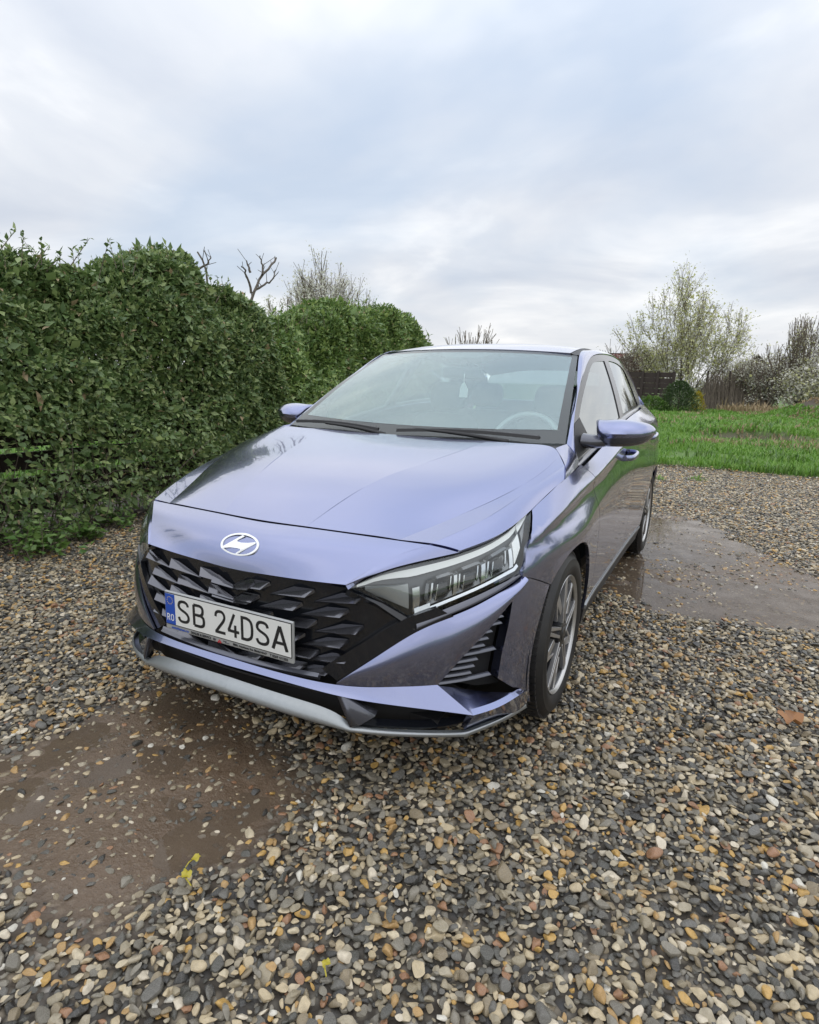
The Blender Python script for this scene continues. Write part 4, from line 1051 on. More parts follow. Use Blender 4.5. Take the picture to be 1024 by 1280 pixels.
# ---- tail
ed = lambda z: A([S(A([(3.05, z)]))[0]])[0]
t0 = A([(0, 3.02, 1.352), (.30, 3.00, 1.345), (.54, 2.93, 1.30), (.60, 2.98, 1.19)])
t1 = A([(0, 3.175, 1.08), (.32, 3.16, 1.08), (.58, 3.10, 1.08), (.685, 3.055, 1.08)])
t2 = A([(0, 3.215, .86), (.34, 3.20, .86), (.62, 3.15, .86), ed(.86)])
t3 = A([(0, 3.235, .58), (.36, 3.22, .58), (.66, 3.16, .58), ed(.58)])
t4 = A([(0, 3.215, .26), (.36, 3.20, .26), (.66, 3.13, .26), (.80, 3.02, .26)])
panel('rear_window', patch([full(t0), full((t0+t1)/2+A((0, .012, .0))), full(t1)], 10, 24), 'side_glass', car, thick=.003)
panel('tailgate', patch([full(t1), full((t1+t2)/2+A((0, .006, 0))), full(t2)], 10, 24), 'paint', car)
panel('rear_bumper', patch([full(t2-A((0, 0, .006))), full(t3), full(t4)], 14, 24), 'paint', car)
tl = patch([[(.56, 3.175, .98), (.70, 3.12, .98), (.772, 3.03, .985)], [(.56, 3.195, .88), (.72, 3.13, .88), (.795, 3.03, .88)]], 6, 10)
both('tail_light', tl, 'tail_red', car, thick=.02)

# ---- dark inside of the body, with boxes added to block light
solid('underbody', join(box((0, 1.2, .20), (1.30, 3.7, .06)), box((0, -.22, .46), (1.02, .82, .42)), box((0, .12, .70), (1.20, .10, .40)), box((0, 2.6, .5), (1.3, 1.0, .5))), 'void', car)
for sg in (1, -1):
    for cy in (.03, RW):
        th = np.radians(np.linspace(-25, 205, 28)); G = A([[(sg*x, cy+.392*math.cos(t), .30+.372*math.sin(t)) for t in th] for x in (.50, .70, .835)])
        link_mesh('arch_liner', *orient(grid_faces(G), A((sg*.6, cy, 3.0))), 'void', car)
        link_mesh('arch_liner', *box((sg*.53, cy, .42), (.02, .74, .5)), 'void', car)

# ---- door mirrors
MRING = A([(-1, .02), (-.90, .34), (-.66, .68), (-.3, .90), (.1, 1.0), (.5, .97), (.75, .80), (.80, .3), (.80, -.3), (.70, -.80), (.35, -.98), (-.1, -1.0), (-.45, -.90), (-.72, -.62), (-.90, -.28)])
def mirror_body():
    return A([[(x, yc+ry*p, zc+rz*q) for p, q in MRING] for x, yc, zc, ry, rz in ((.788, .694, 1.064, .016, .010), (.800, .684, 1.044, .050, .034), (.822, .672, 1.022, .076, .056), (.88, .668, 1.022, .086, .060), (.94, .678, 1.024, .084, .057), (.99, .696, 1.026, .072, .047), (1.020, .716, 1.030, .050, .031), (1.037, .738, 1.034, .016, .010))])
mb = mirror_body()
def ring_faces(G, caps=True):
    k, n = G.shape[:2]; F = [(i*n+j, i*n+(j+1) % n, (i+1)*n+(j+1) % n, (i+1)*n+j) for i in range(k-1) for j in range(n)]
    if caps: F += [tuple(range(n-1, -1, -1)), tuple((k-1)*n+j for j in range(n))]
    return G.reshape(-1, 3), F
def smoothed(G, m=3):
    k, n = G.shape[:2]; return csp(G.reshape(k, -1), (k-1)*m+1, np.arange(k)).reshape(-1, n, 3)
Gm = smoothed(mb)
up_rows = Gm[:, :, 2] > 0
V, F = ring_faces(Gm); n_mr = len(F); V, F = orient((V, F), A((.93, .68, 1.02)))
for sg in (1, -1):
    sd_ = (lambda VF: VF) if sg > 0 else mirror
    mr = empty('side_mirror'); mr.parent = car
    zsplit = .998
    cent = [np.mean([V[i] for i in f], axis=0) for f in F]
    upf = [f for f, c in zip(F, cent) if c[2] > zsplit+.020*(c[0]-.82)/.2]; dnf = [f for f, c in zip(F, cent) if c[2] <= zsplit+.020*(c[0]-.82)/.2]
    o = solid('mirror_cap', sd_((V, upf)), 'paint', mr, True, angle=48)
    o = solid('mirror_base', sd_((V*1.0, dnf)), 'trim_grey', mr, True, angle=48)
    gl = [(x, yc+ry*.70+.002, zc+dz*rz*.86) for x, yc, zc, ry, rz in ((.835, .672, 1.022, .08, .052), (.94, .678, 1.024, .084, .052), (1.0, .70, 1.027, .065, .038)) for dz in (1, -1)]
    solid('mirror_glass', sd_(orient((A(gl), [(0, 2, 3, 1), (2, 4, 5, 3)]), A((.93, .0, 1.02)))), 'chrome', mr)
    stalk = ring_faces(smoothed(A([[(x, yc+ry*math.cos(t), zc+rz*math.sin(t)) for t in np.linspace(0, 2*np.pi, 14, endpoint=False)] for x, yc, zc, ry, rz in ((.748, .625, .984, .056, .034), (.79, .640, .981, .054, .031), (.83, .660, .984, .052, .028), (.87, .668, .992, .044, .022))])))
    solid('mirror_stalk', sd_(orient(stalk, A((.81, .645, .983)))), 'trim_grey', mr, True, angle=50)
    sail = A([(Gx(y, z)+.004, y, z) for y, z in ((.462, .918), (.52, 1.000), (.60, 1.055), (.705, 1.078), (.745, 1.000), (.80, .955))])
    solid('mirror_sail', sd_(orient(prism(sail, (-.012, 0, 0)), A((0, .65, .9)))), 'black_plastic', mr)

# ---- door handles
for dr, yh, zh in ((door_f, 1.30, .862), (door_r, 2.22, .905)):
    for sg, d_ in ((1, dr[0]), (-1, dr[1])):
        x0 = S(A([(yh, zh)]))[0][0]
        bar = ring_faces(smoothed(A([[(x0+xo+.011*math.cos(t), yh+dy, zh+.006*dy/.1+.015*math.sin(t)) for t in np.linspace(0, 2*np.pi, 12, endpoint=False)] for dy, xo in ((-.115, .002), (-.09, .030), (-.03, .040), (.05, .040), (.09, .030), (.112, .002))])))
        bar = orient(bar, A((x0+.03, yh, zh)))
        cup = (A([(x0+.003, yh-.02+.055*math.cos(t), zh+.003+.032*math.sin(t)) for t in np.linspace(0, 2*np.pi, 20, endpoint=False)]+[(x0-.012, yh-.02, zh)]), [(i, (i+1) % 20, 20) for i in range(20)])
        for nm, vf, mt in (('door_handle', bar, 'paint'), ('handle_cup', cup, 'trim_grey')):
            solid(nm, vf if sg > 0 else mirror(vf), mt, d_, True, angle=50)

# ---- wipers and cowl
cwv = loft([[(-.71, .292, .955), (-.35, .285, .962), (0, .278, .963), (.35, .285, .962), (.71, .292, .955)], [(-.722, .40, .978), (-.40, .338, .968), (0, .318, .966), (.40, .338, .968), (.722, .40, .978)]], 40, 4)
panel('cowl', cwv, 'black_plastic', car, thick=.004, ref=(0, .3, .5))
def wiper(pts_arm, blade0, blade1):
    wp = empty('wiper'); wp.parent = car
    solid('wiper_arm', tube(csp(pts_arm, 14), np.linspace(.011, .006, 14), 6), 'black_plastic', wp, True)
    b0, b1 = A(blade0), A(blade1); d = (b1-b0)/np.linalg.norm(b1-b0); sec = A([(0, -.010, .0), (0, .010, .004), (0, .006, .016), (0, -.006, .014)])
    pts = [b0*(1-f)+b1*f+A((0, -.006, .012))*math.sin(math.pi*f) for f in np.linspace(0, 1, 12)]
    G = A([[p+q for q in sec] for p in pts]); solid('wiper_blade', orient(ring_faces(G), (b0+b1)/2), 'black_plastic', wp, True, angle=40)
wiper([(.50, .315, .985), (.28, .318, 1.004), (.05, .330, 1.012)], (.62, .372, .998), (-.04, .322, .994))
wiper([(-.10, .312, .978), (-.26, .318, 1.000), (-.45, .335, 1.010)], (-.14, .322, .992), (-.66, .378, 1.000))

# ---- cabin
ca = link_mesh('dashboard', *orient(loft([[(-.70, .42, .955), (0, .36, .945), (.70, .42, .955)], [(-.70, .62, .965), (0, .60, .968), (.70, .62, .965)], [(-.70, .88, .945), (-.1, .93, .945), (.33, .92, .960), (.70, .86, .945)], [(-.70, .96, .72), (0, 1.0, .70), (.70, .96, .72)]], 30, 20), A((0, .8, .5))), 'dash_plastic', car)
sw = empty('steering_wheel', (.36, 1.02, .90)); sw.parent = car; sw.rotation_euler = (math.radians(62), 0, 0)
t = np.linspace(0, 2*np.pi, 41); V, F = tube(np.stack([.185*np.cos(t), .185*np.sin(t), 0*t], 1), .016, 8)
solid('wheel_ring', (V, F), 'frame_grey', sw, True)
solid('wheel_hub', join(box((0, -.01, -.02), (.16, .10, .05)), box((.11, 0, -.01), (.14, .04, .02)), box((-.11, 0, -.01), (.14, .04, .02)), box((0, -.11, -.01), (.05, .13, .02))), 'dash_plastic', sw, bevel=.008)
def seat(name, x, y, wd=.50):
    s_ = empty(name); s_.parent = car
    back = ring_faces(smoothed(A([[(x+w_*.5*math.copysign(abs(math.cos(q))**.5, math.cos(q)), yy+th_*math.copysign(abs(math.sin(q))**.5, math.sin(q)), z_) for q in np.linspace(0, 2*np.pi, 20, endpoint=False)] for z_, yy, w_, th_ in ((.42, y, wd*.9, .07), (.62, y+.04, wd, .085), (.85, y+.10, wd*.98, .075), (.98, y+.135, wd*.86, .06), (1.02, y+.145, wd*.6, .03))])))
    solid('seat_back', orient(back, A((x, y+.06, .7))), 'seat_cloth', s_, True, angle=60)
    head = ring_faces(smoothed(A([[(x+w_*.5*math.cos(q), y+.15+(z_-1.05)*.15+.045*math.sin(q)*th_, z_) for q in np.linspace(0, 2*np.pi, 16, endpoint=False)] for z_, w_, th_ in ((1.04, .16, .6), (1.08, .25, 1.), (1.16, .26, 1.), (1.21, .20, .6), (1.22, .08, .2))])))
    solid('headrest', orient(head, A((x, y+.16, 1.13))), 'seat_cloth', s_, True)
    solid('seat_base', box((x, y-.22, .42), (wd*.95, .50, .16)), 'seat_cloth', s_, bevel=.04)
seat('front_seat', .36, 1.45); seat('front_seat', -.36, 1.45)
seat('rear_seat', .38, 2.25, .60); seat('rear_seat', -.38, 2.25, .60)
link_mesh('headliner', *orient(flip(patch([full(r)*[.97, 1, 1]-A((0, 0, .03)) for r in (r0, r1, r2_, r3, r4)], 12, 12)), A((0, 1.8, 2.5))), 'headliner', car)
rv = empty('rear_view_mirror', (0, .97, 1.275)); rv.parent = car
solid('mirror_shell', box((0, 0, 0), (.23, .035, .062)), 'black_plastic', rv, bevel=.014)
solid('mirror_neck', box((0, .03, .045), (.03, .03, .06)), 'black_plastic', rv)
fz_ = empty('air_freshener', (.03, .93, 1.19)); fz_.parent = car
solid('freshener_card', prism([(-.022, 0, -.045), (.022, 0, -.045), (.026, 0, -.005), (.012, 0, .02), (.004, 0, .035), (-.006, 0, .03), (-.02, 0, 0)], (0, .006, 0)), 'freshener_white', fz_)
solid('freshener_cord', tube([(0, .003, .03), (.0, .01, .08)], .002, 5), 'freshener_white', fz_)

# ---- wheels
def make_wheel(name, x, y, sgn):
    wl_ = empty(name, (x, y, .308)); wl_.parent = car
    W, R = .100, .316
    prof = [(-W*.86, .222), (-W*.98, .234), (-W*1.03, .258), (-W*.98, .288), (-W*.82, .306), (-W*.70, .3125), (-W*.25, R), (-W*.235, R-.007), (-W*.185, R-.007), (-W*.17, R), (W*.17, R), (W*.185, R-.007), (W*.235, R-.007), (W*.25, R), (W*.70, .3125), (W*.82, .306), (W*.93, .293), (W*.985, .287), (W*1.0, .275), (W*1.03, .268), (W*1.035, .256), (W*1.005, .246), (W*.985, .238), (W*.90, .225), (W*.86, .222)]
    V, F = lathe(prof, 72); solid('tyre', orient((V, F), A((0, 0, 0))), 'tyre_rubber', wl_, True, angle=35)
    # tread blocks on the shoulder
    tb_ = []
    for i in range(72):
        a_ = i*2*math.pi/72; ca_, sa_ = math.cos(a_), math.sin(a_); rot = np.array([[1, 0, 0], [0, ca_, -sa_], [0, sa_, ca_]])
        for s2 in (-1, 1): tb_.append(box(rot @ A((s2*W*.60, .3125, 0)), (W*.40, .010, .020), rot))
    solid('tread', join(*tb_), 'tyre_rubber', wl_)
    rp = [(-W*.86, .216), (-W*.5, .186), (W*.55, .194), (W*.78, .210), (W*.86, .2135)]
    V, F = lathe(rp, 64); rim = solid('rim', (V, F), 'rim_dark', wl_, True, angle=35)
    V, F = lathe([(W*.84, .2125), (W*.90, .2160), (W*.945, .2235), (W*.955, .2245), (W*.94, .2255), (W*.88, .225)], 64); solid('rim_lip', (V, F), 'rim_machined', rim, True, angle=35)
    V, F = lathe([(W*.05, .196), (W*.05, .06), (W*.05, .0)], 48); solid('rim_back', (V, F), 'void', rim, True)
    V, F = lathe([(W*.02, .140), (W*.14, .140), (W*.14, .05)], 40); solid('brake_disc', (V, F), 'brake_metal', rim, True)
    def pol(r, d): return (r*math.cos(math.radians(d)), r*math.sin(math.radians(d)))
    def beam(pr, xo, xi, depth, mat, nm):
        P = [A((xo if r > .12 else xi, *pol(r, d*sgn))) for r, d in pr]
        solid(nm, orient(prism(P, (-depth, 0, 0)), np.mean(P, axis=0)-A((depth/2, 0, 0))), mat, rim, bevel=.0016)
    for k in range(5):
        q = k*72+9
        beam([(.040, q-26), (.052, q+24), (.212, q+9), (.212, q-1)], W*.72, W*.84, .014, 'rim_dark', 'spoke_web')
        beam([(.046, q-26), (.050, q-10), (.2155, q+4.6), (.2155, q+.6)], W*.90, W*.95, .024, 'rim_machined', 'spoke')
        beam([(.050, q+12), (.050, q+26), (.2155, q+8.8), (.2155, q+4.8)], W*.90, W*.95, .024, 'rim_machined', 'spoke')
        beam([(.110, q+17), (.088, q+30), (.2130, q+41), (.2155, q+32)], W*.84, W*.88, .018, 'rim_machined', 'spoke')
        beam([(.2130, q+33), (.2150, q+38), (.105, q+55), (.100, q+51)], W*.86, W*.86, .016, 'rim_machined', 'spoke')
    V, F = lathe([(W*.60, .055), (W*.90, .050), (W*.95, .040), (W*.96, .030), (W*.99, .026), (W*1.0, .0)], 32); solid('hub_cap', (V, F), 'rim_dark', rim, True, angle=30)
    for k in range(4):
        y_, z_ = pol(.050, k*90+45); V, F = lathe([(W*.7, .009), (W*.92, .009), (W*.94, .006), (W*.94, 0)], 12); solid('wheel_bolt', (V+A((0, y_, z_)), F), 'bolt_dark', rim)
    if sgn < 0: wl_.rotation_euler = (0, 0, math.pi)
    return wl_
make_wheel('front_wheel', .765, FW, 1); make_wheel('rear_wheel', .765, RW, 1)
make_wheel('front_wheel', -.765, FW, -1); make_wheel('rear_wheel', -.765, RW, -1)
# ================================================================== vegetation and background
def foliage_mat(name, c0, c1, c2, back=.25, rough=.45):
    b = NB(name)
    g_ = b.n('ShaderNodeNewGeometry'); rnd = g_.outputs['Random Per Island']
    col = b.ramp(rnd, [(0, c0), (.55, c1), (1, c2)])
    col = b.mix(b.ramp(b.noise(2.0, 3), [(.35, 0.0), (.7, .5)]), col, b.mix(.5, col, c0))
    b.set(Base_Color=col, Roughness=rough, Specular_IOR_Level=.6)
    tr = b.n('ShaderNodeBsdfTranslucent'); b.l(col, tr.inputs[0])
    mx = b.n('ShaderNodeMixShader'); mx.inputs[0].default_value = back
    b.l(b.p.outputs[0], mx.inputs[1]); b.l(tr.outputs[0], mx.inputs[2]); b.l(mx.outputs[0], b.o.inputs[0])
    return b.m
foliage_mat('ivy_leaf', (.078, .138, .046), (.170, .255, .085), (.36, .44, .17))
foliage_mat('hedge_leaf', (.100, .180, .050), (.195, .300, .085), (.36, .46, .14))  # brighter than ivy_leaf: the stronger light on this hedge is in the colour
foliage_mat('weed_leaf', (.070, .150, .030), (.130, .230, .050), (.21, .32, .085))
foliage_mat('grass_blade', (.115, .25, .035), (.185, .36, .055), (.30, .46, .11), .35)
foliage_mat('dry_blade', (.30, .22, .12), (.38, .29, .17), (.46, .37, .23), .2, .7)
foliage_mat('blossom', (.62, .61, .52), (.72, .71, .63), (.80, .79, .74), .35, .7)
foliage_mat('bud_green', (.52, .53, .22), (.66, .66, .34), (.76, .75, .50), .3, .6)
foliage_mat('conifer', (.045, .085, .032), (.075, .130, .045), (.12, .18, .06), .15)
foliage_mat('maroon_leaf', (.085, .022, .022), (.13, .035, .032), (.17, .060, .050), .2)
foliage_mat('yellow_leaf', (.42, .33, .03), (.50, .42, .04), (.45, .40, .06), .2)
foliage_mat('dry_leaf', (.30, .12, .035), (.34, .15, .045), (.38, .18, .06), .15)
b = NB('bark'); b.set(Base_Color=b.mix(b.noise(9, 5), (.085, .072, .060), (.16, .14, .118)), Roughness=.9)
b = NB('twig'); b.set(Base_Color=b.mix(b.noise(6, 4), (.13, .105, .085), (.21, .17, .135)), Roughness=.9)
b = NB('fence_wood'); wv_ = b.n('ShaderNodeTexNoise'); mp = b.n('ShaderNodeMapping'); mp.inputs['Scale'].default_value = (3, 3, 60); b.l(b.coord(), mp.inputs['Vector']); b.l(mp.outputs[0], wv_.inputs['Vector']); wv_.inputs['Scale'].default_value = 1.0; wv_.inputs['Detail'].default_value = 6
b.set(Base_Color=b.mix(wv_.outputs['Fac'], (.026, .018, .016), (.062, .045, .040)), Roughness=.8); b.bump(wv_.outputs['Fac'], .4, .01)
simple('rust_wood', (.16, .055, .030), .85)
b = NB('brushwood'); wv_ = b.n('ShaderNodeTexNoise'); mp = b.n('ShaderNodeMapping'); mp.inputs['Scale'].default_value = (12, 12, .8); b.l(b.coord(), mp.inputs['Vector']); b.l(mp.outputs[0], wv_.inputs['Vector']); wv_.inputs['Detail'].default_value = 6
b.set(Base_Color=b.mix(b.n('ShaderNodeNewGeometry').outputs['Random Per Island'], (.10, .08, .065), (.36, .30, .25)), Roughness=.95)
b = NB('roof_tile'); b.set(Base_Color=b.mix(b.noise(3, 5), (.105, .028, .026), (.15, .045, .038)), Roughness=.8)
b = NB('shed_wood'); b.set(Base_Color=b.mix(b.noise(3, 5), (.10, .070, .048), (.16, .115, .08)), Roughness=.9)
simple('house_wall', (.42, .38, .33), .9)
simple('window_dark', (.03, .035, .04), .15)

def unit(v): return v/(np.linalg.norm(v, axis=-1, keepdims=True)+1e-12)
def leaves(P, D, size, width, r, fold=.25, up=(0, 0, 1)):
    """folded pointed leaves: base points P, directions D, 4 vertices and 2 triangles each"""
    n = len(P); D = unit(D); S_ = np.cross(D, np.asarray(up)+r.normal(0, .35, (n, 3))); S_ = unit(S_); Nn = np.cross(S_, D)
    L = (np.asarray(size)*np.exp(r.normal(0, .32, n)))[:, None]; W = L*width
    mid = P+D*L*.42-Nn*L*.05
    V = np.stack([P, mid+S_*W*.5+Nn*W*fold, P+D*L-Nn*L*.10, mid-S_*W*.5+Nn*W*fold], 1).reshape(-1, 3)
    i = np.arange(n)*4; T = np.concatenate([np.stack([i, i+1, i+2], 1), np.stack([i, i+2, i+3], 1)]); return V, T
def cat(*VT):
    V, T, o = [], [], 0
    for v, t in VT: V.append(v); T.append(t+o); o += len(v)
    return np.concatenate(V), np.concatenate(T)
def tubes(segs, k=4):
    """segments (p0,p1,r0,r1) -> triangles"""
    s = np.asarray([np.concatenate([a, b_, [c, d]]) for a, b_, c, d in segs]); p0, p1, r0, r1 = s[:, :3], s[:, 3:6], s[:, 6], s[:, 7]
    d = unit(p1-p0); ref = np.where(np.abs(d[:, 2:3]) > .9, np.array([[1., 0, 0]]), np.array([[0, 0, 1.]])); a = unit(np.cross(d, ref)); b_ = np.cross(d, a)
    th = np.arange(k)*2*np.pi/k; c, sn = np.cos(th)[None, :, None], np.sin(th)[None, :, None]
    o = a[:, None]*c+b_[:, None]*sn
    V = np.concatenate([p0[:, None]+o*r0[:, None, None], p1[:, None]+o*r1[:, None, None]], 1).reshape(-1, 3)
    base = np.arange(len(s))[:, None]*2*k; j = np.arange(k)[None]; j2 = (j+1) % k
    T = np.concatenate([np.stack([base+j, base+j2, base+k+j2], -1).reshape(-1, 3), np.stack([base+j, base+k+j2, base+k+j], -1).reshape(-1, 3)])
    return V, T

# ---- board fence on the left, inside the hedge
FX = -3.62
fence = empty('board_fence', (FX, 0, 0)); tag(fence, 'dark brown board fence almost swallowed by the ivy hedge beside the car', 'fence')
bzs = [(.14, .13), (.33, .13), (.52, .14), (.70, .15), (.92, .16), (1.12, .15)]
for y in np.arange(-1.6, 10, 2.0):
    solid('fence_post', box((FX+.05, y, .62), (.09, .09, 1.26)), 'fence_wood', None).parent = fence
fence.location = (0, 0, 0)
for j, y in enumerate(np.arange(-1.6, 8.4, 2.0)):
    for q, (z, h) in enumerate(bzs):
        solid('fence_board', box((FX+rng.normal(0, .006), y+1.0, z+rng.normal(0, .008)), (.025, 1.985, h)), 'rust_wood' if (j == 2 and q == 4) else 'fence_wood', fence)

# ---- hedge: leaves through the outer shell of an uneven bank
def hedge(name, label, y0, y1, top, xface, depth, nleaf, mat, size, seed, low=.12, gapfn=None):
    r = np.random.default_rng(seed); root = empty(name, (xface(0.5*(y0+y1))-depth*.5, (y0+y1)/2, 0)); tag(root, label, 'hedge', 'evergreen hedges along the left side')
    org = np.array(root.location)
    P, D, R = [], [], []
    def bank(y):
        t = top(y); return t
    m = int(nleaf*1.9)
    y = r.uniform(y0, y1, m); a = r.uniform(-.35, 1.0, m)        # a: 0 at mid face, 1 top; walk round the section
    ht = bank(y)+.20*(fbm(y, y*0, 2.1, 3, seed)-.5)+.20*(fbm(y, y*0, 8, 2, seed+1)-.5)
    # superellipse section from the foot over the top
    th = r.uniform(-.12, 2.25, m); c_, s_ = np.cos(th), np.sin(th)
    hx = depth*.5*np.sign(c_)*np.abs(c_)**.75; zz = ht*np.clip(np.sign(s_)*np.abs(s_)**.62, 0, 1)
    lump = 1+.80*(fbm(y*1.0+7, zz*1.0, 1.7, 3, seed+3)-.5)+.20*(fbm(y+3, zz, 5, 2, seed+5)-.5)
    shell = 1-np.minimum(r.exponential(.10, m)+(r.random(m) < .13)*r.uniform(0, .45, m), .6)
    endf = np.clip(np.minimum(y-y0, y1-y)/.55, .02, 1)**.5
    xc = xface(y)-depth*.5
    x = xc+hx*lump*shell*(.55+.45*endf); z = zz*(1+(lump-1)*.35)*(1-(1-shell)*.55)*(.30+.70*endf)
    z = np.where(zz < .02, r.uniform(low, .5, m)*ht*.6, z)
    ok = z > low
    if gapfn is not None: ok &= r.random(m) > gapfn(y, z)
    y, x, z, th, shell = y[ok], x[ok], z[ok], th[ok], shell[ok]
    x, y, z, th = x[:nleaf], y[:nleaf], z[:nleaf], th[:nleaf]; n = len(x)
    nrm = np.stack([np.cos(th), r.normal(0, .25, n), np.sin(th)*.8+.15], 1)
    P = np.stack([x, y, z], 1)
    D = unit(nrm*.55+r.normal(0, .55, (n, 3))+np.array((0, 0, -.25)))
    ups = unit(nrm+r.normal(0, .3, (n, 3)))
    V, T = leaves(P, D, size, .52, r, .18, ups)
    # inner leaves, so that the bank is not hollow
    mc = n//9; yc_ = r.uniform(y0+.3, y1-.3, mc); Pc = np.stack([xface(yc_)-depth*.5+r.normal(0, .16, mc), yc_, r.uniform(.35, .93, mc)*bank(yc_)], 1)
    if gapfn is not None: Pc = Pc[r.random(mc) > gapfn(Pc[:, 1], Pc[:, 2])]
    V, T = cat((V, T), leaves(Pc, r.normal(0, 1, (len(Pc), 3))+np.array((0, 0, -.3)), size*1.3, .62, r, .1))
    # twigs with leaves sticking out of the top
    sh = []; segs = []
    for _ in range(int((y1-y0)*30)):
        yy = r.uniform(y0+.2, y1-.2); h_ = float(bank(np.array(yy)))*(.93+.10*r.random()); p = np.array((float(xface(yy))-depth*r.uniform(.15, .8), yy, h_-.08)); d = unit(np.array((r.normal(.1, .4), r.normal(0, .4), 1.0))); ln = r.uniform(.04, .17)
        segs.append((p-d*.10, p+d*ln, .004, .0015))
        for q in range(9): sh.append((p+d*ln*(q/8.), unit(d*.5+r.normal(0, .6, 3))))
    V2, T2 = leaves(np.array([q[0] for q in sh]), np.array([q[1] for q in sh]), size*.9, .5, r)
    V, T = cat((V, T), (V2, T2))
    o = tris_mesh('foliage', V-org, T, mat, root); tag(o, kind='stuff')
    k_ = r.random(n) < .012; V, T = leaves(P[k_]+nrm[k_]*.03, D[k_], size*.9, .5, r, .3); o = tris_mesh('withered_leaves', V-org, T, 'dry_blade', root); tag(o, kind='stuff')
    # woody stems inside and dead stalks at the foot
    for _ in range(int((y1-y0)*44)):
        yy = r.uniform(y0, y1); xx = float(xface(yy))-r.uniform(.02, .6*depth); p = np.array((xx, yy, -.02)); k = r.integers(4, 8)
        d = unit(np.array((r.normal(.25, .3), r.normal(0, .35), 1.0))); rr = r.uniform(.003, .009)
        for q in range(k):
            e = p+d*r.uniform(.08, .22)*(float(bank(np.array(yy)))/2.2); segs.append((p, e, rr, rr*.75)); rr *= .75; p = e; d = unit(d+r.normal(0, .28, 3))
    V, T = tubes(segs, 4); o = tris_mesh('stems', V-org, T, 'twig', root); tag(o, kind='stuff')
    return root
def topA(y): return np.interp(y, [-2.2, -.5, .4, 1.2, 1.9, 2.45, 2.9, 3.3, 3.75], [2.10, 2.12, 2.16, 2.18, 2.25, 2.23, 2.12, 1.90, 1.55])
def topB(y): return np.interp(y, [3.0, 3.7, 4.4, 5.4, 6.6, 7.6, 8.6, 9.3], [1.45, 1.86, 2.02, 2.26, 2.38, 2.30, 2.05, 1.45])
xfA = lambda y: -3.02+0*np.asarray(y, float)-.06*np.clip(np.asarray(y, float)-1.5, 0, 3)
xfB = lambda y: -3.35+0*np.asarray(y, float)-.06*np.clip(np.asarray(y, float)-5, 0, 9)
def gapA(y, z):
    g1 = np.exp(-((y-.35)/.55)**2)*np.exp(-((z-.60)/.24)**2)*.95; g2 = np.exp(-((z-.34)/.22)**2)*.66+.30*np.exp(-((z-.75)/.35)**2)*(fbm(y, z, 2.6, 3, 77) > .5); g3 = np.exp(-((y-1.4)/.8)**2)*np.exp(-((z-.75)/.18)**2)*.35
    return np.clip(np.maximum(np.maximum(g1, g2), g3), 0, .97)
hedge('ivy_hedge', 'tall dark ivy hedge with gaps at its foot, nearest the camera on the left', -2.2, 3.8, topA, xfA, 1.25, 175000, 'ivy_leaf', .046, 31, .10, gapA)
hedge('ivy_hedge', 'rounded lighter green hedge behind the windscreen pillar, farther along the fence', 3.05, 9.4, topB, xfB, 1.5, 140000, 'hedge_leaf', .050, 32)

# ---- weeds at the hedge foot
def weed(label, x, y, h, n, seed, mat='weed_leaf'):
    r = np.random.default_rng(seed); root = empty('weed_plant', (x, y, 0)); tag(root, label, 'weed', 'weeds at the foot of the hedge')
    P, D, segs = [], [], []
    for _ in range(n):
        d = unit(np.array((r.normal(0, .55), r.normal(0, .55), 1.0))); p = np.array((r.normal(0, h*.35), r.normal(0, h*.35), 0)); L = h*r.uniform(.4, 1)
        segs.append((p, p+d*L, .003, .0015))
        for q in np.linspace(.25, 1, 7): P.append(p+d*L*q); D.append(unit(np.array((r.normal(), r.normal(), r.normal(.15, .3)))))
    V, T = leaves(np.array(P), np.array(D), .048, .55, r); tris_mesh('leaves', V, T, mat, root)
    V, T = tubes(segs, 3); tris_mesh('stems', V, T, 'twig', root)
weed('low leafy green weed spilling onto the gravel at the left edge of the hedge', -2.72, .22, .26, 46, 51)
weed('small leafy weed beside the first one, closer to the car', -2.86, .62, .18, 30, 52)
weed('sparse weed among dead stalks under the ivy hedge', -3.02, 1.05, .20, 22, 53)
weed('tall nettle-like weed growing in the hedge gap in front of the fence boards', -3.10, .30, .42, 34, 54)
weed('little weed near the hedge foot just left of the headlight', -3.05, 1.55, .16, 18, 55)

# ---- trees and shrubs with bare, blossoming twigs
def grow(r, p, d, L, rad, depth, segs, tips, spread=.42, upb=.18, shrink=.74, kids=(2, 4), steps=3):
    for s in range(steps):
        d = unit(d+r.normal(0, .10, 3)+np.array((0, 0, upb*.25))); e = p+d*L/steps; r2__ = rad*(1-.22/steps*1.6); segs.append((p, e, rad, r2__)); rad = r2__; p = e
        if depth <= 2: tips.append((p, d, depth))
        if depth > 0 and s < steps-1 and r.random() < .55:
            a = unit(d+r.normal(0, spread*1.25, 3)); grow(r, p, a, L*shrink*.75, rad*.55, depth-1, segs, tips, spread, upb, shrink, kids, steps)
    if depth > 0:
        for _ in range(r.integers(*kids)):
            a = unit(d+r.normal(0, spread, 3)+np.array((0, 0, upb))); grow(r, p, a, L*shrink*r.uniform(.8, 1.15), rad*.62, depth-1, segs, tips, spread, upb, shrink, kids, steps)
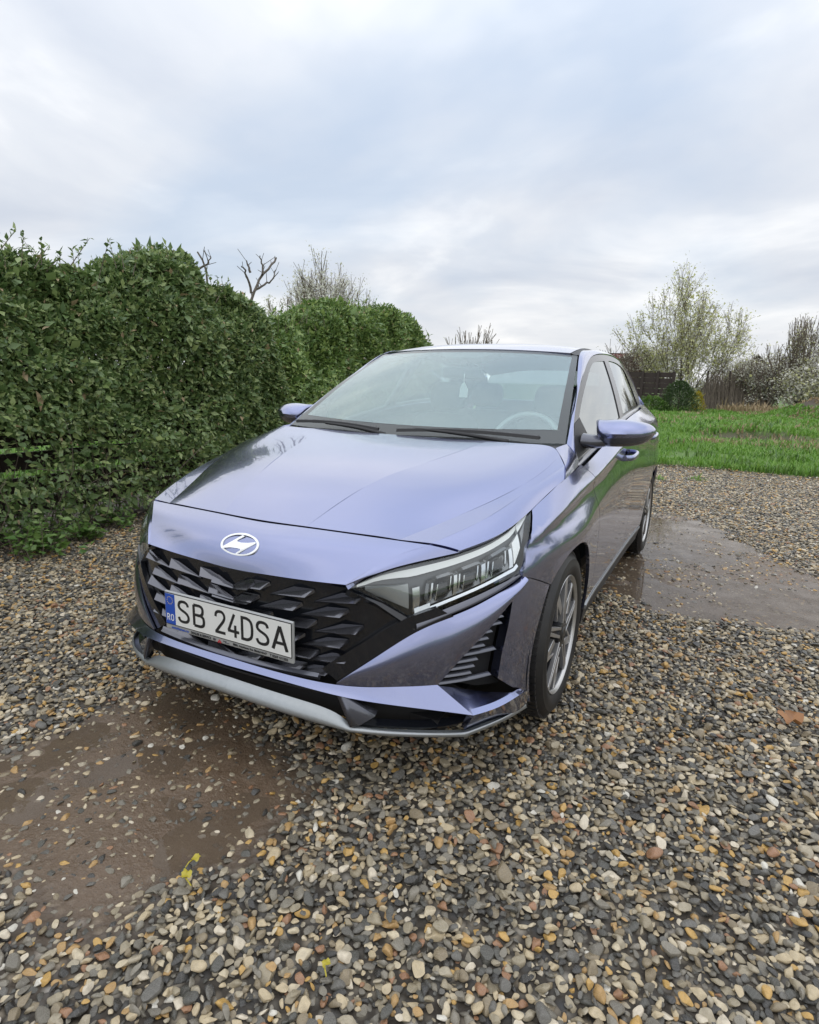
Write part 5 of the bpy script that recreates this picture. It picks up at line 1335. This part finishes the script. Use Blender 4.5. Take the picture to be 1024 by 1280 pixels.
def woody(name, label, cat_, loc, h, stems, depth, seed, spread=.30, lean=.45, bloom=None, per=4, bsize=.05, rad=.06, upb=.25, mat='bark', group=None, rise=.36, kids=(2, 4), trunk_h=0.0, steps=3, minr=0.0):
    r = np.random.default_rng(seed); root = empty(name, loc); tag(root, label, cat_, group); segs, tips = [], []
    z0 = np.array((0, 0, -.25))
    if trunk_h: segs.append((z0, np.array((0, 0, trunk_h)), rad*1.25, rad)); z0 = np.array((0, 0, trunk_h-.02))
    for k in range(stems):
        a = k*2*np.pi/stems+r.uniform(-.4, .4); q_ = lean*(.12+1.0*((k*.618) % 1)); d = unit(np.array((math.cos(a*2.4)*q_, math.sin(a*2.4)*q_, 1.0)))
        grow(r, z0+np.array((r.normal(0, .06), r.normal(0, .06), 0)), d, h*rise*r.uniform(.92, 1.08)*(.35+.65*d[2]), rad*r.uniform(.6, 1), depth, segs, tips, spread, upb, .74, kids, steps)
    zmax = max(s[1][2] for s in segs); f = h/zmax; sc3 = np.array((f, f, f))
    segs = [(a*sc3, b_*sc3, max(c, minr), max(d, minr)) for a, b_, c, d in segs]
    big_ = [s for s in segs if s[2] > rad*.28]; sm_ = [s for s in segs if s[2] <= rad*.28]
    if big_: V, T = tubes(big_, 6); tris_mesh('trunk', V, T, mat, root, True)
    if sm_: V, T = tubes(sm_, 3); o = tris_mesh('twigs', V, T, 'twig' if mat == 'bark' else mat, root); tag(o, kind='stuff')
    if bloom:
        for bm_, frac in bloom:
            P, D = [], []
            for p, d, dp in tips:
                if r.random() > frac: continue
                for _ in range(per): P.append(p*sc3+r.normal(0, bsize*1.6, 3)); D.append(r.normal(0, 1, 3)+np.array((0, 0, .4)))
            if P:
                V, T = leaves(np.array(P), np.array(D), bsize, .9, r, .1); o = tris_mesh('blossoms' if 'blossom' in bm_ else 'foliage', V, T, bm_, root); tag(o, kind='stuff')
    return root
woody('plum_tree', 'vase-shaped plum tree in thin white blossom, tallest on the right behind the fence', 'tree', (-1.0, 34, .2), 7.2, 10, 4, 61, .24, 1.10, [('blossom', .32), ('bud_green', .60)], 2, .090, .062, .22, rise=.40, minr=.007)
HG = 'blossoming shrubs along the far edge of the meadow'
woody('blossom_shrub', 'low white-blossoming shrub left of the plum tree, over the board fence', 'shrub', (-2.9, 37, 0), 3.9, 9, 3, 62, .40, .75, [('blossom', .75), ('bud_green', .2)], 4, .08, .045, .10, group=HG, minr=.010)
woody('blossom_shrub', 'white blossoming bush filling the space right beneath the plum tree crown', 'shrub', (1.2, 36, 0), 3.4, 10, 3, 63, .45, .8, [('blossom', .85)], 4, .085, .045, .05, group=HG, minr=.010)
woody('blossom_shrub', 'pale flowering bush in front of the brown shed', 'shrub', (2.4, 33.5, 0), 3.0, 9, 3, 64, .45, .7, [('blossom', .8), ('bud_green', .3)], 4, .08, .04, .08, group=HG, minr=.010)
woody('bare_shrub', 'tall brown leafless thicket with upright rods near the right edge', 'shrub', (4.0, 31.5, 0), 4.6, 14, 3, 65, .20, .38, [('blossom', .30), ('bud_green', .2)], 2, .06, .035, .40, 'twig', HG, .42, minr=.010)
woody('bare_shrub', 'brown leafless shrub between the shed bush and the tall thicket', 'shrub', (3.0, 32, 0), 3.3, 12, 3, 66, .26, .45, [('blossom', .38)], 3, .065, .03, .30, 'twig', HG, .42, minr=.010)
woody('blossom_shrub', 'dense white blossoming bush cut by the right edge of the picture, below the thicket', 'shrub', (5.0, 31, 0), 3.0, 12, 3, 67, .42, .8, [('blossom', .9), ('bud_green', .3)], 5, .08, .04, .06, group=HG, minr=.010)
woody('bare_shrub', 'leafless upright shrub rising behind the dirt mound at the right edge', 'shrub', (5.9, 32, 0), 4.0, 12, 3, 68, .22, .42, [('blossom', .4)], 3, .06, .035, .35, 'twig', HG, .42, minr=.010)
# hedgerow carrying on round the meadow to the right
for k_, (x, y, h_) in enumerate([(8.5, 30, 3.6), (12, 28, 4.2), (15.5, 25, 3.8), (18, 20, 4.4), (20, 14, 3.9), (21, 8, 4.6), (21, 2, 4.0)]):
    woody('hedgerow_shrub', 'hedgerow bush on the right of the meadow, ' + ['in its far corner', 'second from the far corner', 'third from the far corner', 'tall and in the middle of the row', 'just past the middle of the row', 'tallest and next to last of the row', 'at the near end of the row'][k_], 'shrub', (x, y, 0), h_, 9, 3, 80+k_, .42, .9, [('blossom', .5), ('weed_leaf', .6)], 4, .13, .05, .1, group='hedgerow to the right of the meadow', minr=.012)
def snag(label, paths, rad, seed):
    r = np.random.default_rng(seed); root = empty('dead_tree', (-4.15, paths[0][0][0], 0)); tag(root, label, 'tree'); segs = []; oy = paths[0][0][0]
    for k, p in enumerate(paths):
        q = csp([(r.normal(0, .03), y-oy, z) for y, z in p], 3*len(p)); ra = np.linspace(rad*(1 if k == 0 else .62), rad*(.45 if k == 0 else .22), len(q)); q = q+r.normal(0, .008, q.shape)
        segs += [(q[i], q[i+1], ra[i], ra[i+1]) for i in range(len(q)-1)]
        for i in range(2, len(q)-1):
            if q[i][2] > 1.9 and r.random() < .85:
                d = unit(np.array((r.normal(0, .5), r.normal(0, .7), .6))); segs.append((q[i], q[i]+d*r.uniform(.06, .20), ra[i]*.4, .003))
    V, T = tubes(segs, 6); tris_mesh('trunk', V, T, 'bark', root, True)
snag('bare dark tree with antler-like branches sticking out above the ivy hedge', [[(3.90, -.1), (3.93, 1.3), (3.957, 2.02), (4.054, 2.253), (4.182, 2.462), (4.403, 2.641), (4.485, 2.733)], [(4.05, 2.24), (3.948, 2.473), (3.811, 2.524)], [(4.05, 2.25), (4.22, 2.36), (4.365, 2.441), (4.47, 2.60)], [(4.182, 2.462), (4.20, 2.60), (4.17, 2.70)], [(3.948, 2.47), (3.93, 2.62)]], .026, 71)
snag('two short dark branch ends poking from the top of the ivy hedge', [[(3.20, -.1), (3.22, 1.5), (3.226, 2.403), (3.201, 2.568)], [(3.226, 2.40), (3.28, 2.48), (3.32, 2.564)]], .020, 72)
woody('pale_tree', 'pale budding tree seen between the two hedges', 'tree', (-16.2, 21.5, 0), 6.6, 8, 4, 73, .26, .55, [('blossom', .8)], 3, .075, .07, .28, 'twig', minr=.010)
woody('bare_shrub', 'thin leafless bush showing above the car roof', 'shrub', (-11.2, 30, 0), 4.35, 10, 3, 74, .26, .50, [('bud_green', .12)], 1, .06, .04, .30, 'twig', minr=.012)
woody('bare_shrub', 'faint twiggy bush over the right corner of the car roof', 'shrub', (-4.2, 33, 0), 3.6, 9, 3, 75, .30, .6, [('blossom', .25)], 2, .06, .035, .2, 'twig', HG, minr=.010)

# conifer shrub at the end of the board fence
def dense_bush(name, label, loc, h, w_, n, mat, size, seed, cat_='shrub', pointed=.6):
    r = np.random.default_rng(seed); root = empty(name, loc); tag(root, label, cat_)
    t = r.random(n)**.8; a = r.uniform(0, 6.283, n); rr = w_*.5*np.sqrt(np.clip(1-t**(2/pointed*.7), .02, 1))*(1-np.minimum(r.exponential(.12, n), .7))*(1+.25*np.sin(3*a+5*t)+.12*r.normal(size=n))
    P = np.stack([rr*np.cos(a), rr*np.sin(a), t*h], 1); D = np.stack([np.cos(a), np.sin(a), .9+r.normal(0, .4, n)], 1)+r.normal(0, .4, (n, 3))
    V, T = leaves(P, D, size, .45, r); o = tris_mesh('foliage', V, T, mat, root); tag(o, kind='stuff')
    V, T = tubes([(np.array((0, 0, -.2)), np.array((0, 0, h*.8)), w_*.05, .01)], 6); tris_mesh('trunk', V, T, 'bark', root)
dense_bush('conifer_shrub', 'dark green conifer shrub at the end of the board fence', (-.70, 27.5, 0), 1.45, 1.35, 7000, 'conifer', .065, 91, pointed=.62)
dense_bush('forsythia_bush', 'small yellow-green bush beside the conifer shrub', (.02, 28.2, 0), .95, .55, 700, 'yellow_leaf', .09, 92)
dense_bush('bramble_bush', 'low brown-green bramble in front of the board fence', (-1.75, 27.0, 0), .75, 1.3, 1500, 'weed_leaf', .10, 93)
dense_bush('maroon_shrub', 'dark red-leaved shrub over the far board fence, left of the plum tree', (-4.3, 36.5, 0), 2.9, 1.8, 3600, 'maroon_leaf', .12, 94)

# ---- far fence: boards, posts
ff = empty('board_fence', (-2.6, 30, 0)); tag(ff, 'dark brown horizontal board fence far behind the car, left of the plum tree', 'fence')
for j in range(5):
    x0 = -1.42+.70*j
    solid('fence_post', box((x0, -.06, .95), (.12, .10, 1.95)), 'fence_wood', ff)
    if j == 4: break
    for q in range(7):
        solid('fence_board', box((x0+.35, 0, .22+.255*q+rng.normal(0, .012)), (.69, .03, .235)), 'fence_wood', ff)
# brushwood fence
bf = empty('brushwood_fence', (1.25, 32.6, 0)); tag(bf, 'grey-brown brushwood fence behind the right stems of the plum tree', 'fence')
r = np.random.default_rng(5); segs = []
for _ in range(900):
    x = r.uniform(-1.15, 1.75); h_ = 1.75+.22*math.sin(x*2)+.16*math.sin(x*7)+r.normal(0, .22); segs.append((np.array((x, r.normal(0, .05), -.1)), np.array((x+r.normal(0, .13), r.normal(0, .06), h_)), .013, .007))
V, T = tubes(segs, 3); o = tris_mesh('brushwood', V, T, 'brushwood', bf); tag(o, kind='stuff')
for x in (-1.1, -.1, .85, 1.7): solid('fence_post', box((x, .1, 1.0), (.09, .09, 2.1)), 'fence_wood', bf)
# small shed roof behind the blossoms, house roof behind the fence
sh = empty('wooden_shed', (2.35, 38, 0)); tag(sh, 'small brown wooden shed with a peaked roof behind the pale bushes', 'shed')
solid('wall', box((0, 0, 1.1), (1.5, 1.6, 2.2)), 'shed_wood', sh)
solid('gable', prism([(-.75, -.80, 2.2), (.75, -.80, 2.2), (0, -.80, 3.0)], (0, 1.6, 0)), 'shed_wood', sh)
for s_ in (-1, 1): solid('roof', prism([(0, -.95, 3.10), (s_*.98, -.95, 2.08), (s_*.98, -.95, 2.02), (0, -.95, 3.03)], (0, 1.9, 0)), 'shed_wood', sh)
solid('door', box((0, -.81, .95), (.7, .04, 1.8)), 'fence_wood', sh)
hs = empty('farm_house', (-6.9, 52, 0)); tag(hs, 'low house with a dark red roof far behind the board fence', 'house')
solid('wall', box((0, 0, 1.2), (3.0, 4, 2.4)), 'house_wall', hs)
solid('roof', prism([(-1.75, -2.3, 2.35), (1.75, -2.3, 2.35), (1.45, 0, 3.75), (-1.45, 0, 3.75)], (0, .12, .06)), 'roof_tile', hs)
solid('roof', prism([(-1.75, 2.3, 2.35), (1.75, 2.3, 2.35), (1.45, .1, 3.75), (-1.45, .1, 3.75)], (0, -.12, .06)), 'roof_tile', hs)
solid('gable', prism([(-1.42, -2.0, 2.4), (-1.42, 2.0, 2.4), (-1.42, 0, 3.65)], (2.84, 0, 0)), 'house_wall', hs)
for x in (-.8, .8): solid('window', box((x, -2.02, 1.4), (.8, .06, 1.0)), 'window_dark', hs)

# ---- grass
def blades(n, xr, yr, h, seed, mat, name, pick=None, wdt=.010):
    r = np.random.default_rng(seed); x = r.uniform(*xr, n*3); y = yr[0]+(yr[1]-yr[0])*r.random(n*3)**1.7
    d = grassmask(x, y); cl_ = fbm(x, y, 1.1, 3, seed); ok = (d > .45) & (cl_ > .22+.22*r.random(n*3))
    if pick is not None: ok &= pick(x, y, r)
    x, y, cl_ = x[ok][:n], y[ok][:n], cl_[ok][:n]; n = len(x)
    z = hgt(x, y, np.zeros(n), grassmask(x, y))-.01
    H = h*np.exp(r.normal(0, .30, n))*(.45+1.1*cl_); a = r.uniform(0, 6.283, n); ln = r.uniform(.1, .75, n)
    d = np.stack([np.cos(a), np.sin(a)], 1); w_ = wdt*np.clip(y/9, .8, 3.0)[:, None]*np.stack([-np.sin(a), np.cos(a)], 1)
    Z0 = np.zeros((n, 1))
    P = np.stack([x, y, z], 1); W3 = np.concatenate([w_, Z0], 1)
    M = P+np.concatenate([d*(H*ln*.35)[:, None], (H*.6)[:, None]], 1); E = P+np.concatenate([d*(H*ln)[:, None], (H*(1-.25*ln))[:, None]], 1)
    V = np.stack([P-W3, P+W3, M-W3*.8, M+W3*.8, E], 1).reshape(-1, 3); i = np.arange(n)*5
    T = np.concatenate([np.stack([i, i+1, i+3], 1), np.stack([i, i+3, i+2], 1), np.stack([i+2, i+3, i+4], 1)])
    o = tris_mesh(name, V, T, mat); tag(o, kind='stuff'); return o
notrut = lambda x, y, r: np.exp(-(((x-1.9)/1.5)**2+((y-15.0)/.5)**2))+np.exp(-(((x-4.7)/1.4)**2+((y-26.5)/1.4)**2)) < .35+.3*r.random(len(x))
blades(150000, (-6, 9.5), (7.8, 30), .085, 41, 'grass_blade', 'meadow_grass', notrut)
blades(16000, (-9.5, -4.3), (-2, 7), .12, 43, 'grass_blade', 'lawn_grass', lambda x, y, r: x < -4.3)
dry = lambda x, y, r: np.exp(-(((x-2.4)/1.5)**2+((y-29.5)/1.2)**2)) > .25+.4*r.random(len(x))
blades(5000, (-.5, 5.5), (26, 32), .30, 42, 'dry_blade', 'dry_grass', dry, .008)
blades(14000, (-6, 9.5), (11, 32), .10, 48, 'dry_blade', 'withered_grass', lambda x, y, r: fbm(x, y, .9, 3, 33) > .50+.15*r.random(len(x)))
blades(9000, (-6, 9.5), (7.9, 20), .13, 49, 'weed_leaf', 'meadow_herbs', lambda x, y, r: fbm(x, y, 1.6, 3, 35) > .56+.12*r.random(len(x)), .013)
# a few tufts on the gravel edge
def tuft(label, x, y, seed):
    r = np.random.default_rng(seed); n = 60; a = r.uniform(0, 6.283, n); H = r.uniform(.03, .09, n); P = np.stack([r.normal(0, .06, n), r.normal(0, .04, n), np.zeros(n)], 1)
    D = np.stack([np.cos(a)*.7, np.sin(a)*.7, np.ones(n)], 1); V, T = leaves(P, D, H, .12, r); root = tris_mesh('grass_tuft', V, T, 'grass_blade'); root.location = (x, y, -.01); tag(root, label, 'grass tuft')
tuft('small grass tuft growing through the gravel behind the rear wheel', .55, 6.6, 46)
tuft('thin grass tuft on the far gravel right of the rear wheel', 1.05, 6.9, 47)

# ---- leaves lying on the gravel
def ground_leaf(label, x, y, size, mat, seed, lobes=True):
    r = np.random.default_rng(seed); ang = np.linspace(0, 2*np.pi, 22, endpoint=False)
    rad_ = (1+.20*np.cos(5*ang)*lobes+.10*np.cos(3*ang+1))*.5*(1+.10*r.normal(size=22))*np.where(np.cos(ang) < -.3, .75, 1); V = [(0, 0, .006+.04*size)]+[(size*q*math.cos(t), size*.8*q*math.sin(t), .004+.28*size*abs(math.sin(1.5*t+seed))) for q, t in zip(rad_, ang)]
    F = [(0, i+1, (i+1) % 22+1) for i in range(22)]
    root = empty('fallen_leaf', (x, y, .016), r.uniform(0, 6)); tag(root, label, 'leaf', 'fallen leaves on the gravel')
    solid('leaf_blade', (np.array(V), F), mat, root, True); solid('leaf_stalk', tube([(size*.3, 0, .006), (size*.7, .01, .008), (size*1.0, .02, .004)], .0016, 5), mat, root)
ground_leaf('large brown dry leaf on the gravel at the right edge', 1.66, .32, .105, 'dry_leaf', 3)
ground_leaf('small yellow leaf on the stones at the edge of the front puddle, upper of two', .245, -1.225, .028, 'yellow_leaf', 4, False)
ground_leaf('small yellow leaf on the stones at the edge of the front puddle, lower of two', .262, -1.275, .034, 'yellow_leaf', 5, False)
ground_leaf('tiny yellow leaf among the pebbles below the front lip', .70, -1.30, .022, 'yellow_leaf', 6, False)
